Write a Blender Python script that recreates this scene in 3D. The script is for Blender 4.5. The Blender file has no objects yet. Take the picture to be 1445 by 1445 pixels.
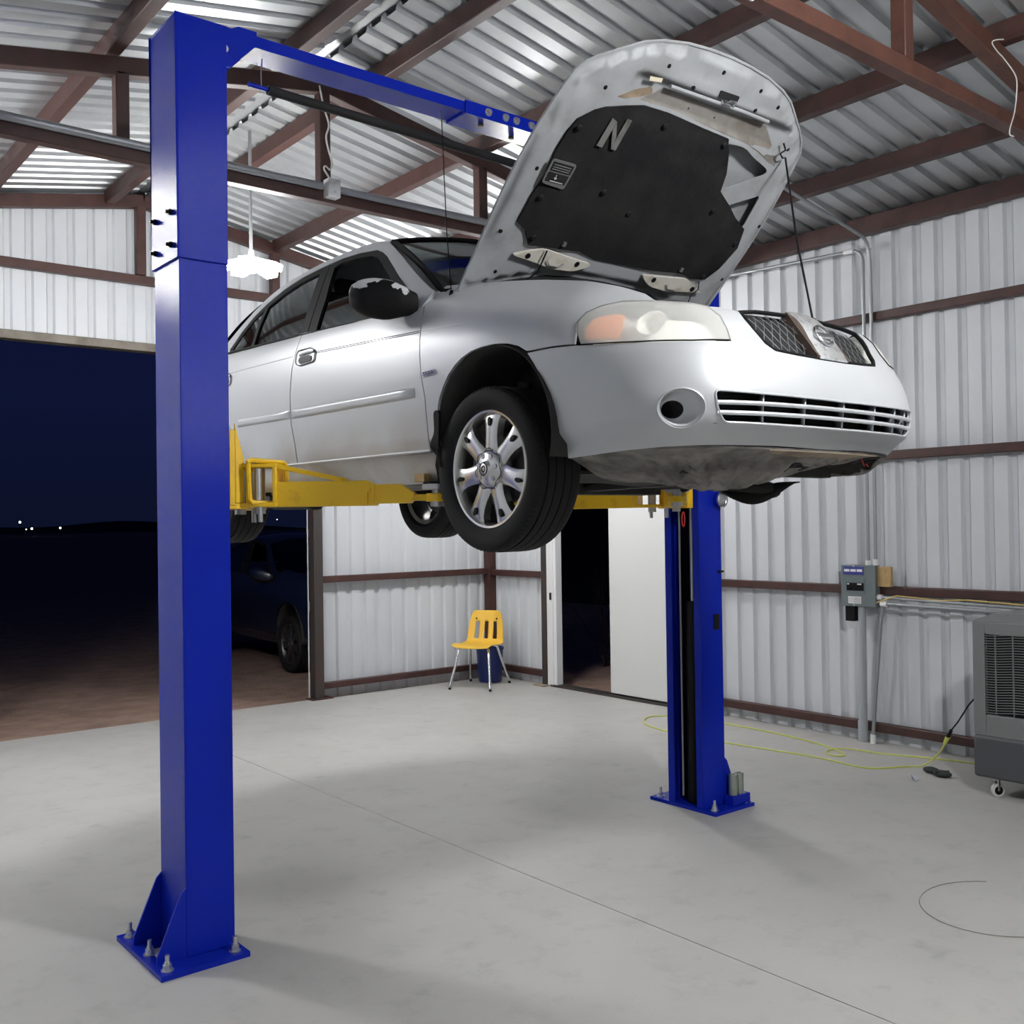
import bpy, bmesh, math, random, bisect
from mathutils import Vector, Matrix
from mathutils.geometry import delaunay_2d_cdt
random.seed(7)
PI = math.pi
SC = bpy.context.scene
COL = SC.collection

# ---------------------------------------------------------------- object helpers
def world_loc(o):
    p = Vector((0, 0, 0))
    while o is not None:
        p += o.location; o = o.parent
    return p
def thing(name, label, cat, loc, group=None):
    o = bpy.data.objects.new(name, None); COL.objects.link(o); o.location = loc
    o.empty_display_size = .1
    return tag(o, label, cat, group)
def tag(o, label=None, cat=None, group=None, kind=None):
    if label: o['label'] = label
    if cat: o['category'] = cat
    if group: o['group'] = group
    if kind: o['kind'] = kind
    return o
def link_mesh(name, me, mat, parent=None):
    o = bpy.data.objects.new(name, me); COL.objects.link(o)
    if mat: me.materials.append(mat)
    if parent is not None: o.parent = parent
    return o
class MB:
    """collects shapes in world coordinates and links them as one mesh object"""
    def __init__(s): s.v = []; s.f = []
    def add(s, vs, fs):
        b = len(s.v); s.v += [Vector(p) for p in vs]; s.f += [tuple(b+i for i in f) for f in fs]; return s
    def box(s, x0, y0, z0, x1, y1, z1):
        return s.add([(x0,y0,z0),(x1,y0,z0),(x1,y1,z0),(x0,y1,z0),(x0,y0,z1),(x1,y0,z1),(x1,y1,z1),(x0,y1,z1)],
                     [(0,3,2,1),(4,5,6,7),(0,1,5,4),(1,2,6,5),(2,3,7,6),(3,0,4,7)])
    def bar(s, p, q, w, h, up=(0,0,1)):
        p, q = Vector(p), Vector(q); d = (q-p).normalized(); a = d.cross(Vector(up))
        if a.length < 1e-4: a = d.cross(Vector((1,0,0)))
        a.normalize(); b = a.cross(d).normalized()
        vs = [c+a*i*w/2+b*j*h/2 for c in (p, q) for i, j in ((-1,-1),(1,-1),(1,1),(-1,1))]
        return s.add(vs, [(3,2,1,0),(4,5,6,7),(0,1,5,4),(1,2,6,5),(2,3,7,6),(3,0,4,7)])
    def cyl(s, p, q, r, n=16, r2=None, cap=True):
        p, q = Vector(p), Vector(q); r2 = r if r2 is None else r2; d = (q-p).normalized()
        a = d.cross(Vector((0,0,1)))
        if a.length < 1e-3: a = d.cross(Vector((1,0,0)))
        a.normalize(); b = d.cross(a)
        vs = [c+(a*math.cos(2*PI*i/n)+b*math.sin(2*PI*i/n))*rr for c, rr in ((p, r), (q, r2)) for i in range(n)]
        fs = [(i, (i+1) % n, n+(i+1) % n, n+i) for i in range(n)]
        if cap: fs += [tuple(range(n-1, -1, -1)), tuple(range(n, 2*n))]
        return s.add(vs, fs)
    def tube(s, pts, r, n=8, cap=True, rad=None):
        P = [Vector(p) for p in pts]; m = len(P); vs = []; fs = []; a = None
        for k in range(m):
            d = (P[min(k+1, m-1)]-P[max(k-1, 0)]).normalized()
            if a is None:
                a = d.cross(Vector((0,0,1)))
                if a.length < 1e-3: a = d.cross(Vector((1,0,0)))
            a = (a-d*a.dot(d)).normalized(); b = d.cross(a)
            rr = rad[k] if rad else r
            vs += [P[k]+(a*math.cos(2*PI*i/n)+b*math.sin(2*PI*i/n))*rr for i in range(n)]
        for k in range(m-1):
            for i in range(n):
                fs.append((k*n+i, k*n+(i+1) % n, (k+1)*n+(i+1) % n, (k+1)*n+i))
        if cap: fs += [tuple(range(n-1, -1, -1)), tuple(range((m-1)*n, m*n))]
        return s.add(vs, fs)
    def lathe(s, prof, o, axis, n=48, closed=False, ang=(0, 2*PI)):
        """prof: (radius, distance along the axis)"""
        o, ax = Vector(o), Vector(axis).normalized(); a = ax.cross(Vector((0,0,1)))
        if a.length < 1e-3: a = ax.cross(Vector((1,0,0)))
        a.normalize(); b = ax.cross(a); m = len(prof)
        full = abs(ang[1]-ang[0]-2*PI) < 1e-4; nn = n if full else n+1
        vs = [o+ax*h+(a*math.cos(ang[0]+(ang[1]-ang[0])*i/n)+b*math.sin(ang[0]+(ang[1]-ang[0])*i/n))*r for i in range(nn) for r, h in prof]
        fs = []
        for i in range(n):
            j = (i+1) % nn
            for k in range(m-1 if not closed else m):
                l = (k+1) % m; fs.append((i*m+k, i*m+l, j*m+l, j*m+k))
        return s.add(vs, fs)
    def prism(s, poly, o, ex, ey, ez, depth):
        """2D polygon in the plane (ex, ey) at o, pushed by depth along ez"""
        o, ex, ey, ez = map(Vector, (o, ex, ey, ez)); n = len(poly)
        vs = [o+ex*x+ey*y for x, y in poly]+[o+ex*x+ey*y+ez*depth for x, y in poly]
        return s.add(vs, [tuple(range(n-1, -1, -1)), tuple(range(n, 2*n))]+[(i, (i+1) % n, n+(i+1) % n, n+i) for i in range(n)])
    def sphere(s, c, r, n=14, sc=(1, 1, 1)):
        c = Vector(c); vs = []; fs = []; m = n//2
        for i in range(m+1):
            t = PI*i/m
            for j in range(n):
                vs.append(c+Vector((r*sc[0]*math.sin(t)*math.cos(2*PI*j/n), r*sc[1]*math.sin(t)*math.sin(2*PI*j/n), r*sc[2]*math.cos(t))))
        for i in range(m):
            for j in range(n): fs.append((i*n+j, (i+1)*n+j, (i+1)*n+(j+1) % n, i*n+(j+1) % n))
        return s.add(vs, fs)
    def grid(s, fn, nu, nv):
        vs = [fn(i/nu, j/nv) for i in range(nu+1) for j in range(nv+1)]
        return s.add(vs, [(i*(nv+1)+j, (i+1)*(nv+1)+j, (i+1)*(nv+1)+j+1, i*(nv+1)+j+1) for i in range(nu) for j in range(nv)])
    def xf(s, M):
        s.v = [M @ p for p in s.v]; return s
    def build(s, name, mat, parent=None, bev=0, smooth=38, seg=2, solid=0, fix=True):
        off = world_loc(parent) if parent is not None else Vector((0,0,0))
        me = bpy.data.meshes.new(name); me.from_pydata([p-off for p in s.v], [], s.f)
        bm = bmesh.new(); bm.from_mesh(me); bmesh.ops.remove_doubles(bm, verts=bm.verts, dist=1e-5)
        if fix: bmesh.ops.recalc_face_normals(bm, faces=bm.faces)
        bm.to_mesh(me); bm.free()
        o = link_mesh(name, me, mat, parent)
        if smooth:
            me.shade_smooth(); me.set_sharp_from_angle(angle=math.radians(smooth))
        if solid:
            m = o.modifiers.new('thickness', 'SOLIDIFY'); m.thickness = solid; m.offset = 0
        if bev:
            m = o.modifiers.new('bevel', 'BEVEL'); m.width = bev; m.segments = seg; m.limit_method = 'ANGLE'; m.angle_limit = math.radians(40)
        return o

# ---------------------------------------------------------------- materials
def mat(name, col, rough=.5, metal=0, coat=0, spec=.5, bump=None, var=None, emit=None):
    m = bpy.data.materials.new(name); m.use_nodes = True; N = m.node_tree.nodes; L = m.node_tree.links
    b = N['Principled BSDF']; b.inputs['Base Color'].default_value = (*col, 1); b.inputs['Roughness'].default_value = rough
    b.inputs['Metallic'].default_value = metal; b.inputs['Coat Weight'].default_value = coat; b.inputs['Specular IOR Level'].default_value = spec
    b.inputs['Coat Roughness'].default_value = .06
    if emit: b.inputs['Emission Color'].default_value = (*emit[0], 1); b.inputs['Emission Strength'].default_value = emit[1]
    if bump or var:
        tc = N.new('ShaderNodeTexCoord')
    if bump:   # (scale, strength)
        n = N.new('ShaderNodeTexNoise'); n.inputs['Scale'].default_value = bump[0]; n.inputs['Detail'].default_value = 3
        L.new(tc.outputs['Object'], n.inputs['Vector'])
        u = N.new('ShaderNodeBump'); u.inputs['Strength'].default_value = bump[1]; u.inputs['Distance'].default_value = .01
        L.new(n.outputs['Fac'], u.inputs['Height']); L.new(u.outputs['Normal'], b.inputs['Normal'])
    if var:    # (scale, second colour, low, high)
        n = N.new('ShaderNodeTexNoise'); n.inputs['Scale'].default_value = var[0]; n.inputs['Detail'].default_value = 5; n.inputs['Roughness'].default_value = .6
        L.new(tc.outputs['Object'], n.inputs['Vector'])
        r = N.new('ShaderNodeMapRange'); r.inputs['From Min'].default_value = var[2]; r.inputs['From Max'].default_value = var[3]
        L.new(n.outputs['Fac'], r.inputs['Value'])
        x = N.new('ShaderNodeMix'); x.data_type = 'RGBA'; x.inputs[6].default_value = (*col, 1); x.inputs[7].default_value = (*var[1], 1)
        L.new(r.outputs['Result'], x.inputs[0]); L.new(x.outputs[2], b.inputs['Base Color'])
    return m
def glass_mat(name, tint, gloss=.03):
    m = bpy.data.materials.new(name); m.use_nodes = True; N = m.node_tree.nodes; L = m.node_tree.links
    N.remove(N['Principled BSDF']); out = N['Material Output']
    t = N.new('ShaderNodeBsdfTransparent'); t.inputs['Color'].default_value = (*tint, 1)
    g = N.new('ShaderNodeBsdfGlossy'); g.inputs['Roughness'].default_value = gloss; g.inputs['Color'].default_value = (.9, .95, .95, 1)
    f = N.new('ShaderNodeFresnel'); f.inputs['IOR'].default_value = 1.6
    x = N.new('ShaderNodeMixShader'); L.new(f.outputs[0], x.inputs[0]); L.new(t.outputs[0], x.inputs[1]); L.new(g.outputs[0], x.inputs[2]); L.new(x.outputs[0], out.inputs['Surface'])
    return m
M = {}
M['blue'] = mat('blue_lift_paint', (.0040, .018, .37), .21, 0, 0, spec=.14, bump=(330, .16))
M['yellow'] = mat('yellow_lift_paint', (.86, .53, .008), .38, 0, .1, bump=(180, .1), var=(14, (.62, .35, .01), .55, .8))
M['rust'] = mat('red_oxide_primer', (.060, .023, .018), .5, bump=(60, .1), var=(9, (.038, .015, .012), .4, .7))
M['rustlit'] = mat('red_oxide_primer_lit', (.105, .042, .027), .5, bump=(60, .1), var=(11, (.07, .028, .02), .4, .7))  # lighter copy of the red oxide primer, lamplight put into its colour
M['panelwhite'] = mat('white_sheet_metal', (.60, .618, .64), .40, 0, 0, var=(1.3, (.56, .578, .60), .4, .7))
M['galv'] = mat('bare_galvalume_sheet', (.60, .62, .63), .38, .72, var=(2.2, (.50, .52, .53), .35, .7))
M['steel'] = mat('galvanised_steel', (.50, .51, .52), .38, .85)
M['zinc'] = mat('zinc_plated_bolt', (.62, .63, .62), .28, .9)
M['conduit'] = mat('grey_conduit', (.34, .355, .37), .42, .6)
M['pvc'] = mat('grey_pvc', (.36, .38, .40), .45)
M['black'] = mat('black_plastic', (.006, .006, .0065), .5, spec=.18)
M['rubber'] = mat('black_rubber', (.010, .010, .010), .75, spec=.3, bump=(300, .1))
M['foam'] = mat('black_foam', (.013, .013, .014), .85, bump=(200, .2))
M['dark'] = mat('dark_void', (.006, .006, .007), .9)
M['silver'] = mat('silver_car_paint', (.535, .547, .56), .40, .3, .12, var=(3, (.50, .512, .525), .3, .7))
M['hoodsilver'] = mat('dusty_silver_paint', (.31, .32, .33), .6, .1, 0, var=(7, (.24, .242, .24), .45, .75))
M['dirtsilver'] = mat('dirty_silver_paint', (.525, .536, .545), .40, .3, .12)
M['chrome'] = mat('chrome', (.84, .84, .84), .16, 1)
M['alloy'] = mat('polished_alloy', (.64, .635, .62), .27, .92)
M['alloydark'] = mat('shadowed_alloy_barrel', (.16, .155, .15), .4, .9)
M['discmetal'] = mat('brake_disc', (.10, .10, .10), .45, .8)
M['liner'] = mat('black_felt_liner', (.012, .012, .013), .95, spec=.1, bump=(40, .3), var=(5, (.022, .021, .02), .4, .7))
M['under'] = mat('dirty_grey_underbody', (.25, .235, .215), .8, bump=(35, .25), var=(8, (.085, .078, .07), .35, .65))
M['tan'] = mat('muddy_scuffed_plastic', (.30, .24, .17), .8, var=(9, (.18, .13, .09), .4, .65))
M['underdark'] = mat('grimy_black_underbody', (.025, .024, .022), .8, bump=(30, .3))
M['amber'] = mat('amber_reflector', (1.0, .30, .004), .4)
M['reflector'] = mat('headlamp_reflector', (.93, .93, .91), .4, 0)
M['wood'] = mat('raw_pine', (.50, .34, .16), .7, var=(20, (.38, .25, .11), .4, .65))
M['cartrim'] = mat('grey_black_trim', (.011, .0115, .012), .6, spec=.15)
M['seat'] = mat('dark_cabin_trim', (.03, .03, .032), .8)
M['glass'] = glass_mat('tinted_car_glass', (.10, .115, .11))
M['wsglass'] = glass_mat('windscreen_glass', (.45, .52, .49))
M['chairplastic'] = mat('yellow_chair_plastic', (.78, .47, .045), .42)
M['bucket'] = mat('blue_bucket_plastic', (.008, .022, .15), .4)
M['cooler'] = mat('grey_cooler_plastic', (.165, .172, .170), .5, bump=(150, .08))
M['coolerdark'] = mat('charcoal_cooler_plastic', (.065, .066, .072), .5, bump=(150, .08))
M['cord'] = mat('yellow_green_cord', (.56, .60, .12), .5)
M['boxgrey'] = mat('grey_panel_paint', (.135, .165, .17), .45)
M['labelblue'] = mat('blue_label', (.035, .04, .22), .5)
M['labelwhite'] = mat('white_label', (.75, .74, .74), .6)
M['white'] = mat('white_paint', (.72, .72, .72), .45)
M['offwhite'] = mat('off_white_door', (.60, .60, .585), .5)
M['cable'] = mat('white_cable', (.7, .69, .65), .5)
M['redcable'] = mat('red_pull_loop', (.6, .03, .03), .4)
M['greycan'] = mat('zinc_green_adapter', (.36, .40, .34), .32, .7)
M['doorhead'] = mat('weathered_galvanised', (.15, .13, .105), .5, .3, var=(6, (.08, .065, .05), .4, .7))
M['darkpost'] = mat('dark_bare_steel', (.042, .036, .033), .6, .2, var=(5, (.06, .033, .025), .5, .7))
M['darkblue'] = mat('dark_blue_car_paint', (.008, .014, .040), .35, .2, .3)
M['bulb'] = mat('lit_led_panel', (1, 1, 1), .5, emit=((1, .985, .96), 60))
M['citylight'] = mat('distant_lamp', (1, 1, 1), .5, emit=((1, .97, .9), 6))
M['trash'] = mat('crumpled_paper', (.45, .46, .55), .7)
M['hill'] = mat('dark_hillside', (.01, .012, .010), 1)
M['headlens'] = None
def lens_mat():
    m = bpy.data.materials.new('hazy_headlamp_lens'); m.use_nodes = True; N = m.node_tree.nodes; L = m.node_tree.links
    b = N['Principled BSDF']; b.inputs['Base Color'].default_value = (.985, .98, .955, 1); b.inputs['Roughness'].default_value = .40; b.inputs['Specular IOR Level'].default_value = .9
    t = N.new('ShaderNodeBsdfTransparent'); t.inputs['Color'].default_value = (1, .995, .97, 1); x = N.new('ShaderNodeMixShader'); x.inputs[0].default_value = .28
    L.new(t.outputs[0], x.inputs[1]); L.new(b.outputs[0], x.inputs[2]); L.new(x.outputs[0], N['Material Output'].inputs['Surface'])
    return m
M['headlens'] = lens_mat()
def peel_mat():
    m = mat('peeling_mirror_paint', (.02, .02, .022), .5, spec=.15); N = m.node_tree.nodes; L = m.node_tree.links; b = N['Principled BSDF']
    tc = N.new('ShaderNodeTexCoord'); n = N.new('ShaderNodeTexNoise'); n.inputs['Scale'].default_value = 16; n.inputs['Detail'].default_value = 4
    s = N.new('ShaderNodeSeparateXYZ'); L.new(tc.outputs['Generated'], s.inputs[0]); L.new(tc.outputs['Object'], n.inputs['Vector'])
    a = N.new('ShaderNodeMath'); a.operation = 'MULTIPLY_ADD'; a.inputs[1].default_value = .55; L.new(s.outputs[2], a.inputs[0]); L.new(n.outputs['Fac'], a.inputs[2])
    r = N.new('ShaderNodeMapRange'); r.inputs['From Min'].default_value = .90; r.inputs['From Max'].default_value = .915; L.new(a.outputs[0], r.inputs['Value'])
    x = N.new('ShaderNodeMix'); x.data_type = 'RGBA'; x.inputs[6].default_value = (.006, .006, .0065, 1); x.inputs[7].default_value = (.50, .50, .51, 1)
    L.new(r.outputs['Result'], x.inputs[0]); L.new(x.outputs[2], b.inputs['Base Color'])
    return m
M['chromesoft'] = mat('scuffed_chrome', (.82, .82, .82), .36, .85, var=(40, (.55, .55, .56), .5, .65))
def dirt_low(m):   # road dirt caught on the lower body only
    N = m.node_tree.nodes; L = m.node_tree.links; b = N['Principled BSDF']; tc = N.new('ShaderNodeTexCoord'); s = N.new('ShaderNodeSeparateXYZ'); L.new(tc.outputs['Object'], s.inputs[0])
    n = N.new('ShaderNodeTexNoise'); n.inputs['Scale'].default_value = 3.2; n.inputs['Detail'].default_value = 6; L.new(tc.outputs['Object'], n.inputs['Vector'])
    r = N.new('ShaderNodeMapRange'); r.inputs['From Min'].default_value = .50; r.inputs['From Max'].default_value = .20; L.new(s.outputs[2], r.inputs['Value'])
    q = N.new('ShaderNodeMath'); q.operation = 'MULTIPLY'; L.new(r.outputs['Result'], q.inputs[0])
    k = N.new('ShaderNodeMapRange'); k.inputs['From Min'].default_value = .38; k.inputs['From Max'].default_value = .72; L.new(n.outputs['Fac'], k.inputs['Value']); L.new(k.outputs['Result'], q.inputs[1])
    x = N.new('ShaderNodeMix'); x.data_type = 'RGBA'; x.inputs[6].default_value = b.inputs['Base Color'].default_value; x.inputs[7].default_value = (.26, .20, .13, 1)
    L.new(q.outputs[0], x.inputs[0]); L.new(x.outputs[2], b.inputs['Base Color'])
dirt_low(M['dirtsilver'])
M['peel'] = peel_mat()
def floor_mat():
    m = bpy.data.materials.new('smooth_concrete'); m.use_nodes = True; N = m.node_tree.nodes; L = m.node_tree.links; b = N['Principled BSDF']
    tc = N.new('ShaderNodeTexCoord')
    def noise(sc, det, rough=.6):
        n = N.new('ShaderNodeTexNoise'); n.inputs['Scale'].default_value = sc; n.inputs['Detail'].default_value = det; n.inputs['Roughness'].default_value = rough
        L.new(tc.outputs['Object'], n.inputs['Vector']); return n
    def rng(s, a, c):
        r = N.new('ShaderNodeMapRange'); r.inputs['From Min'].default_value = a; r.inputs['From Max'].default_value = c; L.new(s, r.inputs['Value']); return r.outputs['Result']
    def mix(f, c0, c1):
        x = N.new('ShaderNodeMix'); x.data_type = 'RGBA'
        for i, c in ((6, c0), (7, c1)):
            if isinstance(c, tuple): x.inputs[i].default_value = (*c, 1)
            else: L.new(c, x.inputs[i])
        L.new(f, x.inputs[0]); return x.outputs[2]
    def scale(s, k):
        q = N.new('ShaderNodeMath'); q.operation = 'MULTIPLY'; q.inputs[1].default_value = k; L.new(s, q.inputs[0]); return q.outputs[0]
    c = mix(rng(noise(.8, 5).outputs['Fac'], .3, .7), (.455, .446, .424), (.405, .398, .379))
    c = mix(scale(rng(noise(5, 8, .7).outputs['Fac'], .52, .78), .7), c, (.31, .304, .288))
    c = mix(scale(rng(noise(3.1, 6, .65).outputs['Fac'], .62, .74), .5), c, (.245, .243, .232))
    c = mix(scale(rng(noise(42, 3).outputs['Fac'], .66, .74), .35), c, (.22, .217, .205))
    L.new(c, b.inputs['Base Color'])
    L.new(rng(noise(2.2, 5).outputs['Fac'], -.6, 1.4), b.inputs['Roughness'])
    u = N.new('ShaderNodeBump'); u.inputs['Strength'].default_value = .06; L.new(noise(70, 4).outputs['Fac'], u.inputs['Height']); L.new(u.outputs['Normal'], b.inputs['Normal'])
    return m
M['floor'] = floor_mat()
M['dirt'] = mat('gravelly_brown_dirt', (.34, .225, .17), .95, bump=(30, .9), var=(4, (.20, .13, .10), .35, .7))
# ---------------------------------------------------------------- camera
f_px = 1430.0
yaw, pitch, roll = math.radians(39.1), .0112, .0145
F0 = Vector((math.sin(yaw), math.cos(yaw), 0)); R0 = Vector((math.cos(yaw), -math.sin(yaw), 0)); U0 = Vector((0, 0, 1))
F1 = F0*math.cos(pitch)+U0*math.sin(pitch); U1 = U0*math.cos(pitch)-F0*math.sin(pitch)
RX = R0*math.cos(roll)-U1*math.sin(roll); UX = U1*math.cos(roll)+R0*math.sin(roll)
cam = bpy.data.cameras.new('camera'); cam.sensor_width = 36; cam.lens = 36*f_px/1445; cam.clip_start = .02; cam.clip_end = 2000
co = bpy.data.objects.new('camera', cam); COL.objects.link(co)
Mx = Matrix.Identity(4)
for i in range(3): Mx[i][0], Mx[i][1], Mx[i][2] = RX[i], UX[i], -F1[i]
Mx.translation = Vector((0, 0, 1.70)); co.matrix_world = Mx
SC.camera = co
SC.view_settings.view_transform = 'Standard'; SC.view_settings.look = 'None'; SC.view_settings.gamma = 1; SC.view_settings.exposure = 0
SC.view_settings.use_curve_mapping = False
SC.cycles.max_bounces = 8; SC.cycles.diffuse_bounces = 4; SC.cycles.use_denoising = True

# night sky
w = bpy.data.worlds.new('night_sky'); SC.world = w; w.use_nodes = True; N = w.node_tree.nodes; L = w.node_tree.links
tc = N.new('ShaderNodeTexCoord'); sp = N.new('ShaderNodeSeparateXYZ'); L.new(tc.outputs['Generated'], sp.inputs[0])
rp = N.new('ShaderNodeValToRGB'); L.new(sp.outputs[2], rp.inputs[0])
rp.color_ramp.elements[0].position = 0; rp.color_ramp.elements[0].color = (.0036, .0056, .0190, 1)
rp.color_ramp.elements[1].position = .6; rp.color_ramp.elements[1].color = (.0026, .0042, .020, 1)
e = rp.color_ramp.elements.new(.12); e.color = (.0042, .0070, .0310, 1)
L.new(rp.outputs[0], N['Background'].inputs[0]); N['Background'].inputs[1].default_value = 1

# ---------------------------------------------------------------- room shell
XL, XR, YB, YF, XC0, ZR, SL = -.66, 7.03, 9.07, -4.0, 3.14, 4.69, .18
def roof_z(x): return ZR-SL*abs(x-XC0)
PITCH = .1667
def corr(mb, s0, s1, phase, fn, nt=1):
    """ribbed sheet between s0 and s1; fn(s, t, depth) -> point, t in 0..1"""
    prof = []; k = math.floor((s0-phase)/PITCH)-1
    while phase+k*PITCH < s1+PITCH:
        b = phase+k*PITCH
        for ds, d in ((-.036, 0), (-.021, .028), (.021, .028), (.036, 0)): prof.append((b+ds, d))
        k += 1
    pts = [(s0, None)]+[p for p in prof if s0 < p[0] < s1]+[(s1, None)]
    def dep(s):
        m = (s-phase+PITCH/2) % PITCH-PITCH/2
        return .028*max(0, min(1, (.036-abs(m))/.015))
    pts = [(s, dep(s) if d is None else d) for s, d in pts]
    vs = [fn(s, t/nt, d) for s, d in pts for t in range(nt+1)]
    fs = [(i*(nt+1)+t, (i+1)*(nt+1)+t, (i+1)*(nt+1)+t+1, i*(nt+1)+t+1) for i in range(len(pts)-1) for t in range(nt)]
    mb.add(vs, fs)
def struct(o, label=None, cat=None): return tag(o, label, cat, kind='structure')
# floor: two slabs with the sawn joint between them, over a dark base
fl = MB(); fl.box(-1.2, YF, -.12, XC0-.003, 8.945, 0); fl.box(XC0+.003, YF, -.12, 7.06, 8.945, 0); fl.box(XC0-.01, YF, -.12, XC0+.01, 8.945, -.006)
fl.box(1.57, 8.945, -.12, 4.74, 9.0, -.004)
struct(fl.build('floor', M['floor'], smooth=0), 'pale grey smooth concrete slab with a sawn joint under the car', 'floor')
# walls
wr = MB(); ph = 4.88
D0, D1, DH = 6.22, 7.98, 2.10
corr(wr, YF, D0, ph, lambda s, t, d: (XR+d, s, -.02+t*(roof_z(XR)+.03+.02)))
corr(wr, D0, D1, ph, lambda s, t, d: (XR+d, s, DH+t*(roof_z(XR)+.03-DH)))
corr(wr, D1, YB+.03, ph, lambda s, t, d: (XR+d, s, -.02+t*(roof_z(XR)+.03+.02)))
struct(wr.build('wall_right', M['panelwhite'], smooth=0, solid=.002), 'white ribbed sheet metal side wall behind the breaker panel', 'wall')
wb = MB(); B0, B1, BH = 1.57, 4.80, 3.30
corr(wb, XL, B0, 5.05, lambda s, t, d: (s, YB+d, -.02+t*(roof_z(s)+.02)))
corr(wb, B0, B1, 5.05, lambda s, t, d: (s, YB+d, BH+t*(roof_z(s)-BH)))
corr(wb, B1, XR+.03, 5.05, lambda s, t, d: (s, YB+d, -.02+t*(roof_z(s)+.02)))
struct(wb.build('wall_back', M['panelwhite'], smooth=0, solid=.002), 'white ribbed sheet metal gable wall around the open bay door', 'wall')
wl = MB(); corr(wl, YF, YB+.03, ph, lambda s, t, d: (XL-d, s, -.02+t*(roof_z(XL)+.05)))
struct(wl.build('wall_left', M['panelwhite'], smooth=0, solid=.002))
wf = MB(); corr(wf, XL, XR, 5.05, lambda s, t, d: (s, YF-d, -.02+t*(roof_z(s)+.02)))
struct(wf.build('wall_front', M['panelwhite'], smooth=0, solid=.002))
# roof sheets, ribs running down the slope; a slit of ridge gap closed by the ridge cap above
ro = MB()
for sg, x0, x1 in ((1, XC0+.05, 7.25), (-1, XC0-.05, -.9)):
    corr(ro, YF-.2, 9.35, 5.056, lambda s, t, d, x0=x0, x1=x1: (x0+(x1-x0)*t, s, roof_z(x0+(x1-x0)*t)+d*1.15))
ro.add([(XC0-.2, YF-.2, ZR+.0), (XC0, YF-.2, ZR+.045), (XC0, 9.35, ZR+.045), (XC0-.2, 9.35, ZR+.0), (XC0+.2, YF-.2, ZR+.0), (XC0+.2, 9.35, ZR+.0)], [(0, 1, 2, 3), (1, 4, 5, 2)])
struct(ro.build('ceiling', M['galv'], smooth=0, solid=.002), 'bare ribbed galvanised roof sheets seen from below', 'ceiling')

# ---------------------------------------------------------------- steel frame
def steel(name, p, q, wd, h, label, cat, group=None, m='rust', up=(0, 0, 1)):
    c = (Vector(p)+Vector(q))/2
    o = MB().bar(Vector(p)-c, Vector(q)-c, wd, h, up).build(name, M[m], bev=.006); o.location = c
    return tag(o, label, cat, group)
g = 'roof purlins'
names = {-3: 'leftmost', -1: 'next', 0: 'nearest'}
for dx, lab in ((-2.2, 'rust red roof purlin furthest left of the ridge'), (-1.3, 'rust red roof purlin left of the ridge, behind the top of the near blue post'), (-.3, 'rust red roof purlin just left of the ridge gap'),
                (.3, 'rust red roof purlin just right of the ridge gap'), (1.27, 'second rust red roof purlin right of the ridge, behind the lift crossbeam'),
                (2.22, 'third rust red roof purlin right of the ridge, behind the raised hood'), (3.1, 'rust red roof purlin nearest the right wall eave')):
    x = XC0+dx; steel('roof_purlin', (x, YF+.05, roof_z(x)-.062), (x, 8.99, roof_z(x)-.062), .075, .115, lab, 'roof beam', g)
steel('eave_beam', (6.965, YF+.05, 3.92), (6.965, 9.02, 3.92), .09, .13, 'rust red eave beam along the top of the right wall', 'roof beam')
def truss(y, m, lab, gable=False):
    t = thing('roof_truss', lab, 'roof truss', (XC0, y, 3.6))
    zt = lambda x: 4.50-SL*abs(x-XC0)
    if not gable:
        MB().bar((XL+.1, y, 3.79), (6.9, y, 3.79), .075, .078).build('bottom_chord', M[m], t, bev=.006)
        for k in (-2, -1, 0, 1, 2):
            x = XC0+k*1.26; MB().bar((x, y, 3.83), (x, y, zt(x)-.03), .075, .075, up=(0, 1, 0)).build('web_post', M[m], t, bev=.006)
    for sg in (-1, 1):
        xe = 6.9 if sg > 0 else XL+.1
        MB().bar((XC0, y, zt(XC0)), (xe, y, zt(xe)), .075, .10).build('top_chord', M[m], t, bev=.006)
    return t
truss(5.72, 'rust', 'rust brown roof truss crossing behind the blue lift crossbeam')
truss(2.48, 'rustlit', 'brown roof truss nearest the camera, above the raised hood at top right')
# gable frame of the back wall
gt = thing('gable_frame', 'rust brown sloping gable frame at the top of the back wall', 'steel frame', (XC0, 9.0, 4.2))
zg = lambda x: 4.60-SL*abs(x-XC0)
for sg in (-1, 1):
    xe = 6.95 if sg > 0 else XL+.05
    MB().bar((XC0, 9.0, zg(XC0)), (xe, 9.0, zg(xe)), .08, .11).build('rafter', M['rust'], gt, bev=.006)
for x in (1.86, 3.115, 4.40): MB().bar((x, 9.0, 3.94), (x, 9.0, zg(x)-.04), .08, .085, up=(0, 1, 0)).build('gable_post', M['rust'], gt, bev=.006)
steel('wall_girt', (XL+.05, 9.01, 3.90), (6.9, 9.01, 3.90), .08, .075, 'rust brown girt across the back wall above the open bay door', 'wall beam', 'wall girts')
steel('wall_girt', (4.84, 9.01, 1.17), (6.95, 9.01, 1.17), .07, .065, 'waist high rust brown girt on the back wall beside the chair', 'wall beam', 'wall girts')
steel('wall_girt', (4.84, 9.01, .117), (6.95, 9.01, .117), .07, .06, 'rust brown girt low on the back wall by the blue bucket', 'wall beam', 'wall girts')
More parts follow.
